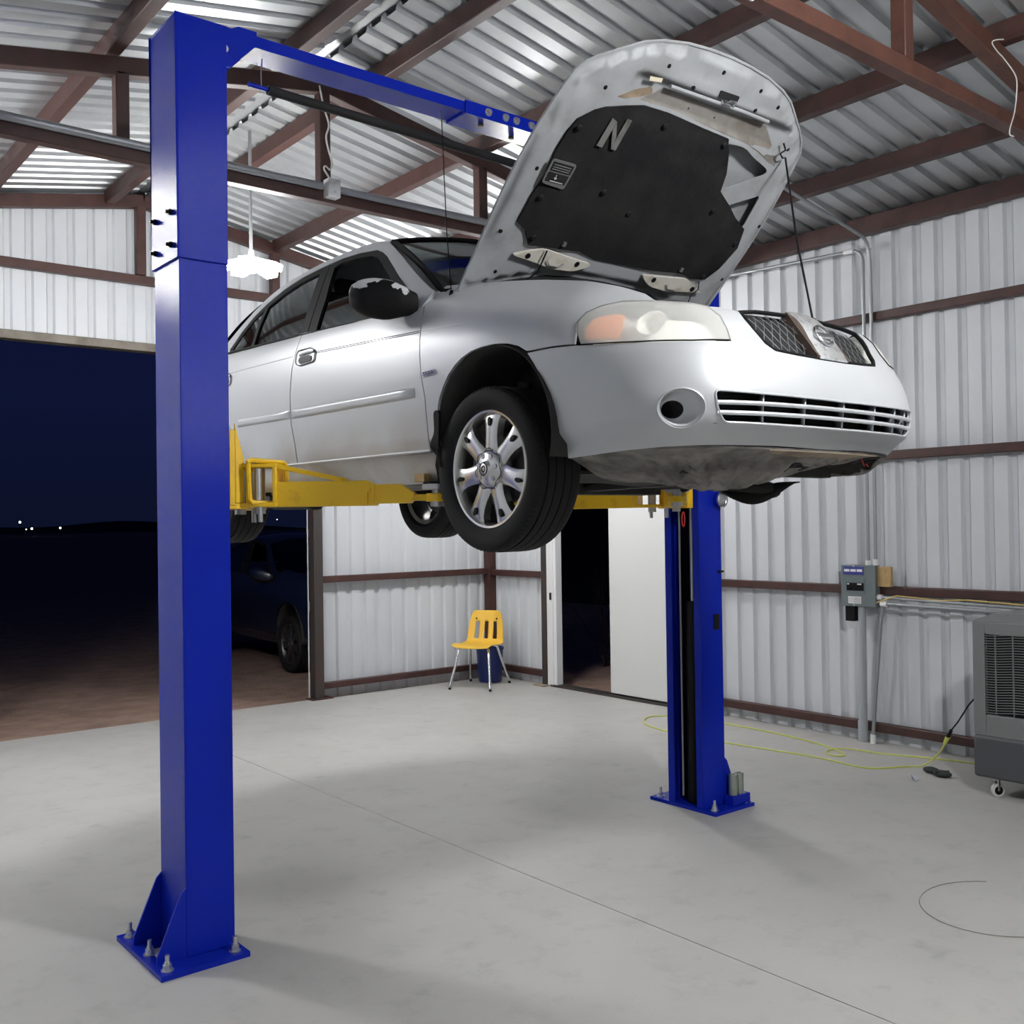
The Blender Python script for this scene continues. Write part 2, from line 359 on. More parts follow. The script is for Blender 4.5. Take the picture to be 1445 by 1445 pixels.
for z, lab in ((.117, 'rust red girt along the foot of the right wall'), (1.155, 'rust red girt passing behind the breaker panel'), (2.17, 'rust red girt on the right wall beside the front bumper'), (3.225, 'rust red girt high on the right wall under the bent conduit')):
    steel('wall_girt', (6.99, YF+.1, z), (6.99, 6.1 if z < 2 else 8.95, z), .065, .066, lab, 'wall beam', 'wall girts')
    if z < 2: steel('wall_girt', (6.99, 8.1, z), (6.99, 8.95, z), .065, .066, 'short %s rust brown girt between the corner post and the side door' % ('low' if z < 1 else 'waist high'), 'wall beam', 'wall girts')
steel('corner_post', (6.985, 9.0, 0), (6.985, 9.0, 3.9), .10, .10, 'rust brown corner post behind the yellow chair', 'post', up=(0, 1, 0))
o = steel('bay_door_post', (4.80, 8.98, .012), (4.80, 8.98, 3.86), .10, .10, 'dark steel post at the right edge of the open bay door', 'post', m='darkpost', up=(0, 1, 0))
MB().box(4.70, 8.90, 0, 4.93, 9.04, .012).build('base_plate', M['rust'], o)
steel('bay_door_post', (1.52, 8.98, 0), (1.52, 8.98, 3.86), .10, .10, 'dark steel post at the left edge of the open bay door', 'post', m='darkpost', up=(0, 1, 0))
hd = MB().box(1.57, 8.93, 3.262, 4.75, 9.06, 3.335)
struct(hd.build('trim_1', M['doorhead'], bev=.004), 'weathered galvanised header over the open bay door', 'door header')
tr = MB().box(4.744, 9.042, 0, 4.749, 9.06, 3.26).build('trim_2', M['white']); struct(tr)

# side door in the right wall: pale jambs, sill, fixed white leaf
dj = MB()
dj.box(6.94, 7.90, 0, 7.05, 7.945, DH); dj.box(6.955, 7.86, 0, 7.04, 7.90, DH); dj.box(6.94, 6.20, DH-.05, 7.05, 7.945, DH); dj.box(6.94, 6.18, 0, 7.05, 6.22, DH)
d1 = struct(dj.build('door_1', M['white'], bev=.004), 'white framed side door standing half open on the night outside', 'door')
MB().box(6.95, 7.945, 0, 7.03, 8.0, DH+.05).build('outer_jamb', M['white'], d1, bev=.003)
MB().box(6.94, 6.2, -.005, 7.06, 7.95, .022).build('sill', M['darkpost'], d1)
dl = MB().box(6.965, 6.22, .035, 7.005, 7.085, DH-.05)
MB().box(6.965, 6.22, .035, 7.005, 7.085, DH-.05).build('door_leaf', M['offwhite'], d1, bev=.006)
lt = MB().box(6.928, 7.912, .90, 6.945, 7.935, .975).build('strike_latch', M['black'], d1, bev=.003)
# posts beside the side door
steel('door_post', (6.985, 8.045, 0), (6.985, 8.045, 3.86), .08, .08, 'dark rust post beside the white side door jamb', 'post', m='darkpost', up=(0, 1, 0))
MB().box(6.86, 7.97, 0, 7.0, 8.13, .012).build('post_foot', M['tan'])
tag(bpy.data.objects['post_foot'], 'tan steel foot plate at the base of the side door post', 'plate')

# ---------------------------------------------------------------- outside
gd = MB(); gd.grid(lambda a, b: (-60+130*a**1.0, 8.98+70*b**2, -.06), 10, 20)
gd.grid(lambda a, b: (7.06+40*a*a, -15+24*b, -.06), 10, 8)
gd.add([(-700, 79, -.06), (900, 79, -.06), (900, 900, -.06), (-700, 900, -.06)], [(0, 1, 2, 3)])
struct(gd.build('ground', M['dirt'], smooth=0, fix=False), 'brown gravelly dirt lot outside the open bay door', 'ground')
hl = MB()
def ridge(a, b):
    x = -700+1500*a; h = 3.0+2.0*math.sin(x*.011)+1.4*math.sin(x*.031+1)+.9*math.sin(x*.07)
    return (x, 560+80*(1-b)*0+60*b, -.1+h*b)
hl.grid(ridge, 160, 2)
hb = hl.build('hills', M['hill'], smooth=0, fix=False); struct(hb, 'black low hills along the night horizon', 'hills')
for k, (x, z) in enumerate(((28, 737), (37, 747), (45, 746), (85, 745), (391, 733))):
    # lamps stand on the far plain, each along its own bearing
    dx, dy = (x-722.5)/f_px, -(z-722.5)/f_px
    d = (RX*dx+UX*dy+F1); d = d/math.hypot(d.x, d.y); r = (300, 290, 330, 310, 420)[k]
    p = Vector((0, 0, 1.7))+d*r
    o = MB().sphere((0, 0, 0), (.30, .15, .32, .27, .2)[k], 10).build('distant_lamp', M['citylight']); o.location = p
    MB().cyl((p.x, p.y, -.06), (p.x, p.y, p.z-.2), .06, 6).build('lamp_pole', M['hill'], o)
    tag(o, ('highest white light on the dark horizon at far left', 'leftmost tiny light on the dark horizon', 'faint light between two brighter ones on the horizon', 'light on the horizon nearest the blue column', 'lone light on the horizon above the parked car')[k], 'light', 'distant lights')
bk_ = MB(); bk_.grid(lambda a, b: (15+5*b, 2+30*a, -.06+b*(3.4+.7*math.sin(a*23)+.4*math.sin(a*61))), 60, 3)  # dark mass added outside the side door to cover the sky there
backdrop = bk_.build('backdrop', M['hill'], smooth=0, fix=False); struct(backdrop, 'dark brush backdrop added beyond the side door to hide the night sky', 'backdrop')
# dry shrub outside the side door
sh = MB(); rnd = random.Random(3)
for k in range(26):
    a = rnd.uniform(0, 2*PI); t = rnd.uniform(.2, .9); b = Vector((8.7+rnd.uniform(-.1, .1), 8.7+rnd.uniform(-.25, .25), -.06))
    pts = [b+Vector((math.cos(a)*t*s*.8, math.sin(a)*t*s*.8, 1.5*s*(1-.5*s*t))) for s in (0, .3, .6, .85, 1)]
    sh.tube(pts, .006, 4, rad=[.008, .007, .005, .004, .002])
tag(sh.build('dry_shrub', mat('dry_twigs', (.12, .07, .05), .9), smooth=0), 'dark bare shrub outside the open side door', 'shrub')

# ---------------------------------------------------------------- lamps
def shop_light(x, y, z, lab, first=None):
    t = thing('hanging_shop_light', lab, 'lamp', (x, y, z), 'hanging shop lights')
    MB().cyl((x, y, z+.10), (x, y, roof_z(x)-.14), .012, 10).build('drop_pipe', M['steel'], t)
    MB().cyl((x, y, z+.03), (x, y, z+.105), .03, 14, r2=.02).build('lamp_socket', M['steel'], t)
    for k in range(5):
        a = .35+k*2*PI/5; c = Vector((x+math.cos(a)*.125, y+math.sin(a)*.125, z-.005)); d = Vector((math.cos(a), math.sin(a), -.28+.16*(k % 2))).normalized()
        MB().bar(c-d*.095, c+d*.095, .105, .05).build('led_panel', M['bulb'], t, bev=.006)
    MB().cyl((x, y, z-.055), (x, y, z+.03), .038, 16).build('led_core', M['bulb'], t, bev=.01)
    l = bpy.data.lights.new('shop_lamp_glow', 'POINT'); l.energy = 0; l.shadow_soft_size = .16; l.color = (.985, .99, 1)
    o = bpy.data.objects.new('shop_lamp_glow', l); COL.objects.link(o); o.location = (x, y, z-.10); o['lamp'] = 1
    return o
LA = shop_light(3.14, 6.79, 3.58, 'lit white shop light hanging on a pipe behind the near blue post')
LB = shop_light(.50, 6.75, 3.74, 'lit shop light hanging left of the bay, outside the picture')
LC = shop_light(5.70, 6.90, 3.58, 'lit shop light hanging over the right bay, behind the raised hood')
LD = shop_light(3.07, .55, 3.55, 'lit shop light hanging in front of the car, above the picture')
LA.data.energy = 95; LB.data.energy = 165; LC.data.energy = 125; LD.data.energy = 305
# ---------------------------------------------------------------- two post lift
LX, LY = 3.14, 4.035
lift = thing('two_post_lift', 'blue two post car lift with yellow arms holding up the silver car', 'car lift', (LX, LY, 0))
def column(sg):
    """sg=-1 near column, +1 far column; the channel opens towards the car"""
    X = lambda d: LX+sg*d                       # d: distance from the lift centre
    yf, yb, di, do = 3.905, 4.175, 1.437, 1.637
    def bx(mb, d0, y0, z0, d1, y1, z1):
        a, b = sorted((X(d0), X(d1))); return mb.box(a, y0, z0, b, y1, z1)
    m = MB(); t = .010
    bx(m, do-t, yf, .02, do, yb, 2.86); bx(m, di, yf, .02, do-t, yf+t, 2.86); bx(m, di, yb-t, .02, do-t, yb, 2.86)
    bx(m, di, yf+t, .02, di+t, yf+.05, 2.86); bx(m, di, yb-.05, .02, di+t, yb-t, 2.86)
    col = m.build('column', M['blue'], lift, bev=.003)
    m = MB(); e = .009; z0, z1 = 2.765, 3.735
    bx(m, do, yf-e, z0, do+e, yb+e, z1); bx(m, di, yf-e, z0, do, yf, z1); bx(m, di, yb, z0, do, yb+e, z1)
    bx(m, di, yf-e, z1-.006, do+e, yb+e, z1)
    bx(m, di, yf, 3.15, di+.008, yb, z1-.006)
    MB_ext = m.build('column_extension', M['blue'], col, bev=.003)
    for yy, zz in ((3.955, 2.955), (4.125, 2.955), (3.955, 2.825), (4.125, 2.825)):
        m = MB(); m.cyl((X(do+e), yy, zz), (X(do+e+.014), yy, zz), .012, 6); m.cyl((X(do+e+.012), yy, zz), (X(do+e+.026), yy, zz), .007, 10)
        m.build('bolt', M['black'], col)
    # base plate with a notch, gussets and anchors
    y0, y1, d0, d1 = 3.80, 4.31, 1.42, 1.775
    pl = [(d0, y0+.02), (d0+.02, y0), (d1-.02, y0), (d1, y0+.02), (d1, y1-.02), (d1-.02, y1), (d0+.02, y1), (d0, y1-.02)]
    m = MB(); hole = [(1.655, 3.955), (1.725, 3.955), (1.725, 4.125), (1.655, 4.125)]
    # plate as strips around the notch behind the column
    bx(m, d0, y0, 0, 1.655, y1, .02); bx(m, 1.725, y0, 0, d1, y1, .02); bx(m, 1.655, y0, 0, 1.725, 3.955, .02); bx(m, 1.655, 4.125, 0, 1.725, y1, .02)
    m.build('base_plate', M['blue'], col)
    for yy in (yf, yb-.01):
        MB().prism([(do, .02), (do+.115, .02), (do+.115, .05), (do+.02, .27), (do, .29)], (LX, yy, 0), (sg, 0, 0), (0, 0, 1), (0, 1, 0), .01).build('gusset', M['blue'], col, smooth=0)
    for dd, yy in ((1.735, 3.845), (1.735, 4.035), (1.735, 4.265), (1.465, 3.845), (1.465, 4.265)):
        m = MB(); x = X(dd); m.cyl((x, yy, .02), (x, yy, .024), .024, 18); m.cyl((x, yy, .024), (x, yy, .044), .017, 6); m.cyl((x, yy, .044), (x, yy, .052), .012, 12); m.cyl((x, yy, .052), (x, yy, .078), .0085, 10)
        m.build('anchor_bolt', M['zinc'], col)
    return X, col
XN, coln = column(-1); XF, colf = column(1)
# overhead crossbeam, two telescoped halves
m = MB(); y0, y1 = 3.965, 4.115
def chan(m, x0, x1, y0, y1, z0, z1, t=.008):
    m.box(x0, y0, z0, x1, y1, z0+t); m.box(x0, y0, z0+t, x1, y0+t, z1); m.box(x0, y1-t, z0+t, x1, y1, z1)
chan(m, 1.72, 3.12, y0, y1, 3.722, 3.772)
m.build('crossbeam', M['blue'], lift)
m = MB(); chan(m, 2.96, 4.60, y0-.009, y1+.009, 3.712, 3.778)
cb2 = m.build('crossbeam_splice', M['blue'], lift)
for k, xx in enumerate((3.10, 3.21, 3.28, 3.38)):
    m = MB(); m.cyl((xx, y0-.009, 3.748), (xx, y0-.012, 3.748), .020, 18); m.cyl((xx, y0-.012, 3.748), (xx, y0-.026, 3.748), .013, 6); m.build('bolt', M['zinc'], cb2)
for xx, yy in ((3.10, 4.02), (3.33, 4.06)):
    m = MB(); m.cyl((xx, yy, 3.712), (xx, yy, 3.700), .014, 6); m.build('bolt', M['black'], cb2)
for sg, X in ((-1, XN), (1, XF)):
    for yy in (y0-.012, y1+.004):
        m = MB().prism([(-.005, 3.60), (.045, 3.60), (.165, 3.725), (.165, 3.783), (.085, 3.783), (-.005, 3.735)], (X(1.44), yy, 0), (-sg, 0, 0), (0, 0, 1), (0, 1, 0), .008)
        m.build('beam_bracket', M['blue'], lift, smooth=0)
m = MB().cyl((1.723, y0-.0125, 3.675), (1.723, y0-.0135, 3.675), .016, 18); m.build('bracket_hole', M['offwhite'], lift)
# padded shut-off bar hung under the beam
sb = MB().cyl((1.955, 4.04, 3.592), (4.38, 4.04, 3.545), .021, 18).build('shutoff_pad', M['foam'], lift)
MB().cyl((1.865, 4.04, 3.594), (1.96, 4.04, 3.592), .010, 12).build('bar_end', M['blue'], sb)
MB().tube([(1.925, 4.04, 3.60), (1.924, 4.04, 3.66), (1.93, 4.04, 3.72)], .0025, 6).build('hanger_wire', M['steel'], sb)
# carriages and arms
def rot2(p, a): return (p[0]*math.cos(a)-p[1]*math.sin(a), p[0]*math.sin(a)+p[1]*math.cos(a))
def carriage(sg, X):
    m = MB()
    def bx(d0, y0, z0, d1, y1, z1):
        a, b = sorted((X(d0), X(d1))); m.box(a, y0, z0, b, y1, z1)
    bx(1.345, 3.94, 1.775, 1.43, 4.14, 1.80)
    bx(1.40, 3.935, 1.79, 1.425, 4.145, 2.10)
    bx(1.425, 3.985, 1.80, 1.60, 4.095, 2.30)
    m.prism([(1.40, 1.80), (1.362, 1.80), (1.362, 1.985), (1.40, 2.13)], (LX, 3.935, 0), (sg, 0, 0), (0, 0, 1), (0, 1, 0), .012)
    m.prism([(1.40, 1.80), (1.362, 1.80), (1.362, 1.985), (1.40, 2.13)], (LX, 4.133, 0), (sg, 0, 0), (0, 0, 1), (0, 1, 0), .012)
    c = m.build('carriage', M['yellow'], lift, bev=.003)
    return c
def arm(sg, X, c, yp, pad, lockbar=True, name='lift_arm'):
    """swing arm from the pivot at (d=1.29, yp) to the pad position (world x, y)"""
    pv = Vector((X(1.29), yp, 0)); dv = Vector((pad[0], pad[1], 0))-pv; Ltot = dv.length; ax = dv.normalized(); sd = Vector((-ax.y, ax.x, 0)); up = Vector((0, 0, 1))
    P = lambda s, l, z: pv+ax*s+sd*l+up*z
    def bx(m, s0, s1, w, z0, z1):
        m.add([P(s, l, z) for z in (z0, z1) for s, l in ((s0, -w/2), (s1, -w/2), (s1, w/2), (s0, w/2))], [(0,3,2,1),(4,5,6,7),(0,1,5,4),(1,2,6,5),(2,3,7,6),(3,0,4,7)])
    s1 = min(.62, Ltot*.62)
    m = MB()
    def side(poly, w):
        n = len(poly); vs = [P(s, -w/2, z) for s, z in poly]+[P(s, w/2, z) for s, z in poly]
        m.add(vs, [tuple(range(n-1, -1, -1)), tuple(range(n, 2*n))]+[(i, (i+1) % n, n+(i+1) % n, n+i) for i in range(n)])
    side([(.075, 1.782), (s1+.03, 1.782), (s1+.03, 1.868), (s1, 1.885), (.075, 1.885)], .105)
    bx(m, -.075, .09, .13, 1.945, 1.96); bx(m, -.075, .09, .13, 1.782, 1.80)
    bx(m, .072, .09, .125, 1.80, 1.95)
    for l in (-.046, .046): m.bar(P(.085, l, 1.95), P(.36, l, 1.889), .012, .02)
    a = m.build(name, M['yellow'], lift, bev=.004)
    m = MB(); s2 = Ltot-.11
    side([(s1+.0, 1.79), (s2, 1.79), (s2+.02, 1.815), (s2+.02, 1.83), (s2-.035, 1.868), (s1+.0, 1.868)], .085)
    bx(m, s2, Ltot-.02, .05, 1.80, 1.825); m.cyl(P(Ltot, 0, 1.795), P(Ltot, 0, 1.828), .048, 20)
    m.build('arm_extension', M['yellow'], a, bev=.003)
    m = MB(); m.cyl(P(s1+.005, -.0535, 1.845), P(s1+.005, -.062, 1.845), .012, 12); m.bar(P(s1+.0, -.056, 1.79), P(s1+.0, -.056, 1.84), .028, .01, up=(ax.x, ax.y, 0)); m.build('stop_bolt', M['yellow'], a)
    m = MB(); m.cyl(P(0, 0, 1.755), P(0, 0, 1.967), .024, 18); m.cyl(P(0, 0, 1.962), P(0, 0, 1.975), .034, 18); m.build('pivot_pin', M['steel'], a)
    m = MB(); m.cyl(P(.012, -.052, 1.81), P(.012, -.052, 1.94), .014, 12); m.cyl(P(.02, -.055, 1.72), P(.02, -.055, 1.79), .010, 10); m.build('lock_pin', M['steel'], a)
    m = MB(); m.cyl(P(Ltot, 0, 1.775), P(Ltot, 0, 1.795), .03, 16); m.cyl(P(Ltot, 0, 1.828), P(Ltot, 0, 1.848), .022, 16); m.cyl(P(Ltot, 0, 1.846), P(Ltot, 0, 1.866), .062, 24); m.build('arm_pad', M['steel'], a)
    m = MB(); m.cyl(P(Ltot, 0, 1.866), P(Ltot, 0, 1.876), .058, 24); m.build('pad_rubber', M['rubber'], a)
    # bent retaining clamp around the pivot
    return a
cn = carriage(-1, XN); cf = carriage(1, XF)
arm(-1, XN, cn, 3.945, (2.40, 3.44)); arm(-1, XN, cn, 4.135, (2.42, 5.18))
arm(1, XF, cf, 3.945, (3.89, 3.46)); arm(1, XF, cf, 4.135, (3.86, 5.18))
# clamp bracket bent from flat bar at the near carriage
m = MB(); m.tube([(1.775, 3.90, 1.965), (1.795, 3.90, 1.975), (1.93, 3.875, 1.965), (1.938, 3.875, 1.95), (1.938, 3.875, 1.81), (1.92, 3.875, 1.795), (1.80, 3.90, 1.80), (1.785, 3.90, 1.815), (1.78, 3.90, 1.96)], .011, 8); m.build('arm_clamp', M['yellow'], lift)
# inside the far column: cylinder, cable, red pull loop; on its side: sheave cover, decal, adapters
m = MB(); m.cyl((XF(1.52), 4.04, .02), (XF(1.53), 4.04, 1.22), .042, 18); m.build('hydraulic_cylinder', M['black'], colf)
m = MB(); m.cyl((XF(1.53), 4.04, 1.22), (XF(1.53), 4.04, 1.80), .015, 12); m.build('piston_rod', M['steel'], colf)
m = MB(); m.cyl((XF(1.47), 4.085, .06), (XF(1.47), 4.085, 1.80), .006, 8); m.build('lift_cable', M['conduit'], colf)
m = MB(); m.box(XF(1.56), 3.916, .02, XF(1.57), 4.164, 2.7); m.build('channel_dark_plate', M['black'], colf)  # black plate added so the inside of the channel reads dark
m = MB(); m.tube([(XF(1.40)+.012*math.sin(t)*1.0, 3.99+.0, 1.71+.042*math.cos(t)-.01*(math.cos(t) > 0)*0) for t in [k*2*PI/20 for k in range(21)]], .004, 6, cap=False); m.build('pull_loop', M['redcable'], colf)
m = MB(); m.cyl((XF(1.607), 3.905, 1.822), (XF(1.607), 3.872, 1.822), .042, 26); m.build('sheave_cover', M['blue'], colf, bev=.003)
m = MB(); m.lathe([(.0, .004), (.020, .006), (.030, .004), (.034, 0), (.038, 0), (.042, .004), (.042, .010), (.046, .010), (.046, 0)], (XF(1.607), 3.872, 1.822), (0, -1, 0), 30); m.build('sheave_cap', M['steel'], colf)
m = MB(); m.box(XF(1.557), 3.901, 1.055, XF(1.603), 3.905, 1.145); m.build('dark_decal', M['black'], colf)
m = MB(); m.box(XF(1.60), 3.895, 1.39, XF(1.645), 3.905, 1.402); m.build('column_hook', M['black'], colf)
m = MB(); m.box(XF(1.615), 3.825, .02, XF(1.77), 3.895, .075); m.build('adapter_tray', M['blue'], colf, bev=.003)
for xx in (XF(1.655), XF(1.713)):
    m = MB(); m.lathe([(.0, 0), (.026, 0), (.027, .004), (.027, .145), (.025, .15), (.015, .15), (.013, .13), (0, .13)], (xx, 3.862, .045), (0, 0, 1), 22); m.build('stack_adapter', M['greycan'], colf)
# black latch seen past the near column
m = MB(); m.box(1.70, 4.14, 2.50, 1.755, 4.185, 2.54); m.box(1.745, 4.145, 2.535, 1.775, 4.18, 2.56); m.box(1.745, 4.145, 2.485, 1.775, 4.18, 2.505); m.build('lock_release', M['black'], coln, bev=.004)
tag(lift)
# wooden block on the near front pad
o = MB().box(-.03, -.028, 0, .03, .028, .034).build('wood_block', M['wood'], bev=.002); o.location = (2.362, 3.478, 1.876); o.rotation_euler = (0, 0, .2)
tag(o, 'small raw wood block wedged under the sill by the near arm pad', 'wood block')
# ---------------------------------------------------------------- car surface functions (local: u right, v rearward, w up)
def pchip(xs, ys):
    n = len(xs); h = [xs[i+1]-xs[i] for i in range(n-1)]; d = [(ys[i+1]-ys[i])/h[i] for i in range(n-1)]
    m = [0.0]*n; m[0] = d[0]; m[-1] = d[-1]
    for i in range(1, n-1):
        if d[i-1]*d[i] > 0:
            w1 = 2*h[i]+h[i-1]; w2 = h[i]+2*h[i-1]; m[i] = (w1+w2)/(w1/d[i-1]+w2/d[i])
    def f(x):
        if x <= xs[0]: return ys[0]+m[0]*(x-xs[0])
        if x >= xs[-1]: return ys[-1]+m[-1]*(x-xs[-1])
        i = bisect.bisect_right(xs, x)-1
        t = (x-xs[i])/h[i]; t2 = t*t; t3 = t2*t
        return (2*t3-3*t2+1)*ys[i]+(t3-2*t2+t)*h[i]*m[i]+(-2*t3+3*t2)*ys[i+1]+(t3-t2)*h[i]*m[i+1]
    return f
def sstep(a, b, x):
    t = min(1, max(0, (x-a)/(b-a))); return t*t*(3-2*t)
OUT = [(0,-1.0),(.2,-.995),(.4,-.972),(.52,-.942),(.61,-.90),(.69,-.83),(.75,-.735),(.79,-.60),(.82,-.40),(.838,-.2),(.848,0),(.855,.4),(.858,1.0),(.857,1.6),(.85,2.2),(.838,2.6),(.80,3.0),(.72,3.28),(.55,3.44),(.3,3.52),(0,3.545)]
def catmull(P, n=24):
    r = []; Q = [(-P[1][0], P[1][1])]+list(P)+[(-P[-2][0], P[-2][1])]
    for i in range(1, len(Q)-2):
        p0, p1, p2, p3 = Q[i-1:i+3]
        for k in range(n):
            t = k/n
            r.append(tuple(.5*(2*p1[j]+(p2[j]-p0[j])*t+(2*p0[j]-5*p1[j]+4*p2[j]-p3[j])*t*t+(3*p1[j]-p0[j]-3*p2[j]+p3[j])*t**3) for j in (0, 1)))
    r.append(tuple(P[-1])); return r
OUTD = catmull(OUT)
AL = [0.0]
for i in range(1, len(OUTD)): AL.append(AL[-1]+math.dist(OUTD[i], OUTD[i-1]))
def outline(a):
    s = 1
    if a < 0: a = -a; s = -1
    i = min(len(AL)-2, max(0, bisect.bisect_right(AL, a)-1))
    t = (a-AL[i])/(AL[i+1]-AL[i]); p, q = OUTD[i], OUTD[i+1]
    def nr(k):
        k0, k1 = max(0, k-1), min(len(OUTD)-1, k+1)
        if k == 0: return (0., -1.)
        if k == len(OUTD)-1: return (0., 1.)
        du, dv = OUTD[k1][0]-OUTD[k0][0], OUTD[k1][1]-OUTD[k0][1]; L = math.hypot(du, dv); return (dv/L, -du/L)
    n0, n1 = nr(i), nr(i+1)
    nu, nv = n0[0]*(1-t)+n1[0]*t, n0[1]*(1-t)+n1[1]*t
    return s*(p[0]*(1-t)+q[0]*t), p[1]*(1-t)+q[1]*t, s*nu, nv
def a_of_v(v):   # arc length of the side at rearward position v
    for i in range(len(OUTD)-1):
        if OUTD[i][1] <= v <= OUTD[i+1][1]:
            return AL[i]+(v-OUTD[i][1])/(OUTD[i+1][1]-OUTD[i][1])*(AL[i+1]-AL[i])
    return AL[-1]
FS = pchip([.16,.20,.24,.285,.30,.40,.52,.60,.70,.78,.86,.93,.98], [.13,.085,.062,.052,.022,.012,.003,0,.003,.010,.024,.046,.075])
FF = pchip([.14,.20,.253,.33,.40,.47,.557,.63,.68,.72,.76], [.20,.13,.083,.013,0,.010,.042,.083,.105,.135,.19])
FR = pchip([.16,.24,.34,.45,.60,.80,.92,1.0], [.13,.05,.01,0,.01,.05,.09,.14])
WT = pchip([-1.0,-.8,-.6,-.3,0,.3,.6,3.6], [.70,.735,.78,.845,.895,.935,.96,.99])
RC = pchip([-1.0,-.6,-.2,.2,.45,.75,3.6], [.05,.10,.12,.10,.06,.0,.0])
def S(a, w):
    u, v, nu, nv = outline(a)
    k = 1-sstep(-.86, -.40, v); r = sstep(2.8, 3.4, v)
    ins = (FF(w)*k+FS(w)*(1-k))*(1-r)+FR(w)*r
    t = min(1.25, max(0, (w-(WT(v)-.24))/.24))
    ins += RC(v)*t**2.6*(1-k*.6)
    return (u-nu*ins, v-nv*ins, w)
UB = pchip([-.2,.3,.6,1.0,1.8,2.4,2.8,3.2], [.70,.762,.796,.806,.806,.79,.75,.68])
def G(v, w):     # side glass and pillars
    h = w-.92
    return (UB(v)-.36*h-.28*h*abs(h), v, w)
# ---------------------------------------------------------------- the silver car
XC, YH, ZC = 3.14, 3.01, 1.70
CAR = thing('car', 'silver four door car raised on the blue lift with its hood open', 'car', (XC, YH+1.2, ZC))
def LW(p, mir=False): return Vector((XC-(-p[0] if mir else p[0]), YH+p[1], ZC+p[2]))
def inpoly(p, P):
    x, y = p; c = False; j = len(P)-1
    for i in range(len(P)):
        if (P[i][1] > y) != (P[j][1] > y) and x < (P[j][0]-P[i][0])*(y-P[i][1])/(P[j][1]-P[i][1])+P[i][0]: c = not c
        j = i
    return c
def pdist(p, P):
    b = 9
    for i in range(len(P)):
        ax, ay = P[i]; bx, by = P[(i+1) % len(P)]; dx, dy = bx-ax, by-ay; l = dx*dx+dy*dy
        t = 0 if l < 1e-12 else max(0, min(1, ((p[0]-ax)*dx+(p[1]-ay)*dy)/l))
        b = min(b, math.hypot(p[0]-ax-t*dx, p[1]-ay-t*dy))
    return b
def dens(P, st):
    r = []
    for i in range(len(P)):
        a, b = P[i], P[(i+1) % len(P)]; n = max(1, int(math.dist(a, b)/st))
        r += [(a[0]+(b[0]-a[0])*k/n, a[1]+(b[1]-a[1])*k/n) for k in range(n)]
    return r
def rounded(P, r, n=4):
    out = []
    for i in range(len(P)):
        p0, p, p1 = Vector(P[i-1]), Vector(P[i]), Vector(P[(i+1) % len(P)])
        a, b = p0-p, p1-p; ra = min(r, a.length*.45); rb = min(r, b.length*.45); A = p+a.normalized()*ra; B = p+b.normalized()*rb
        for k in range(n+1):
            t = k/n; q = A*(1-t)**2+p*2*t*(1-t)+B*t*t; out.append((q.x, q.y))
    return out
def circ(c, ra, rb=None, n=20): return [(c[0]+ra*math.cos(2*PI*k/n), c[1]+(rb or ra)*math.sin(2*PI*k/n)) for k in range(n)]
def refc(P): return Vector((XC, min(max(P.y, YH-.45), YH+3.0), ZC+.62))
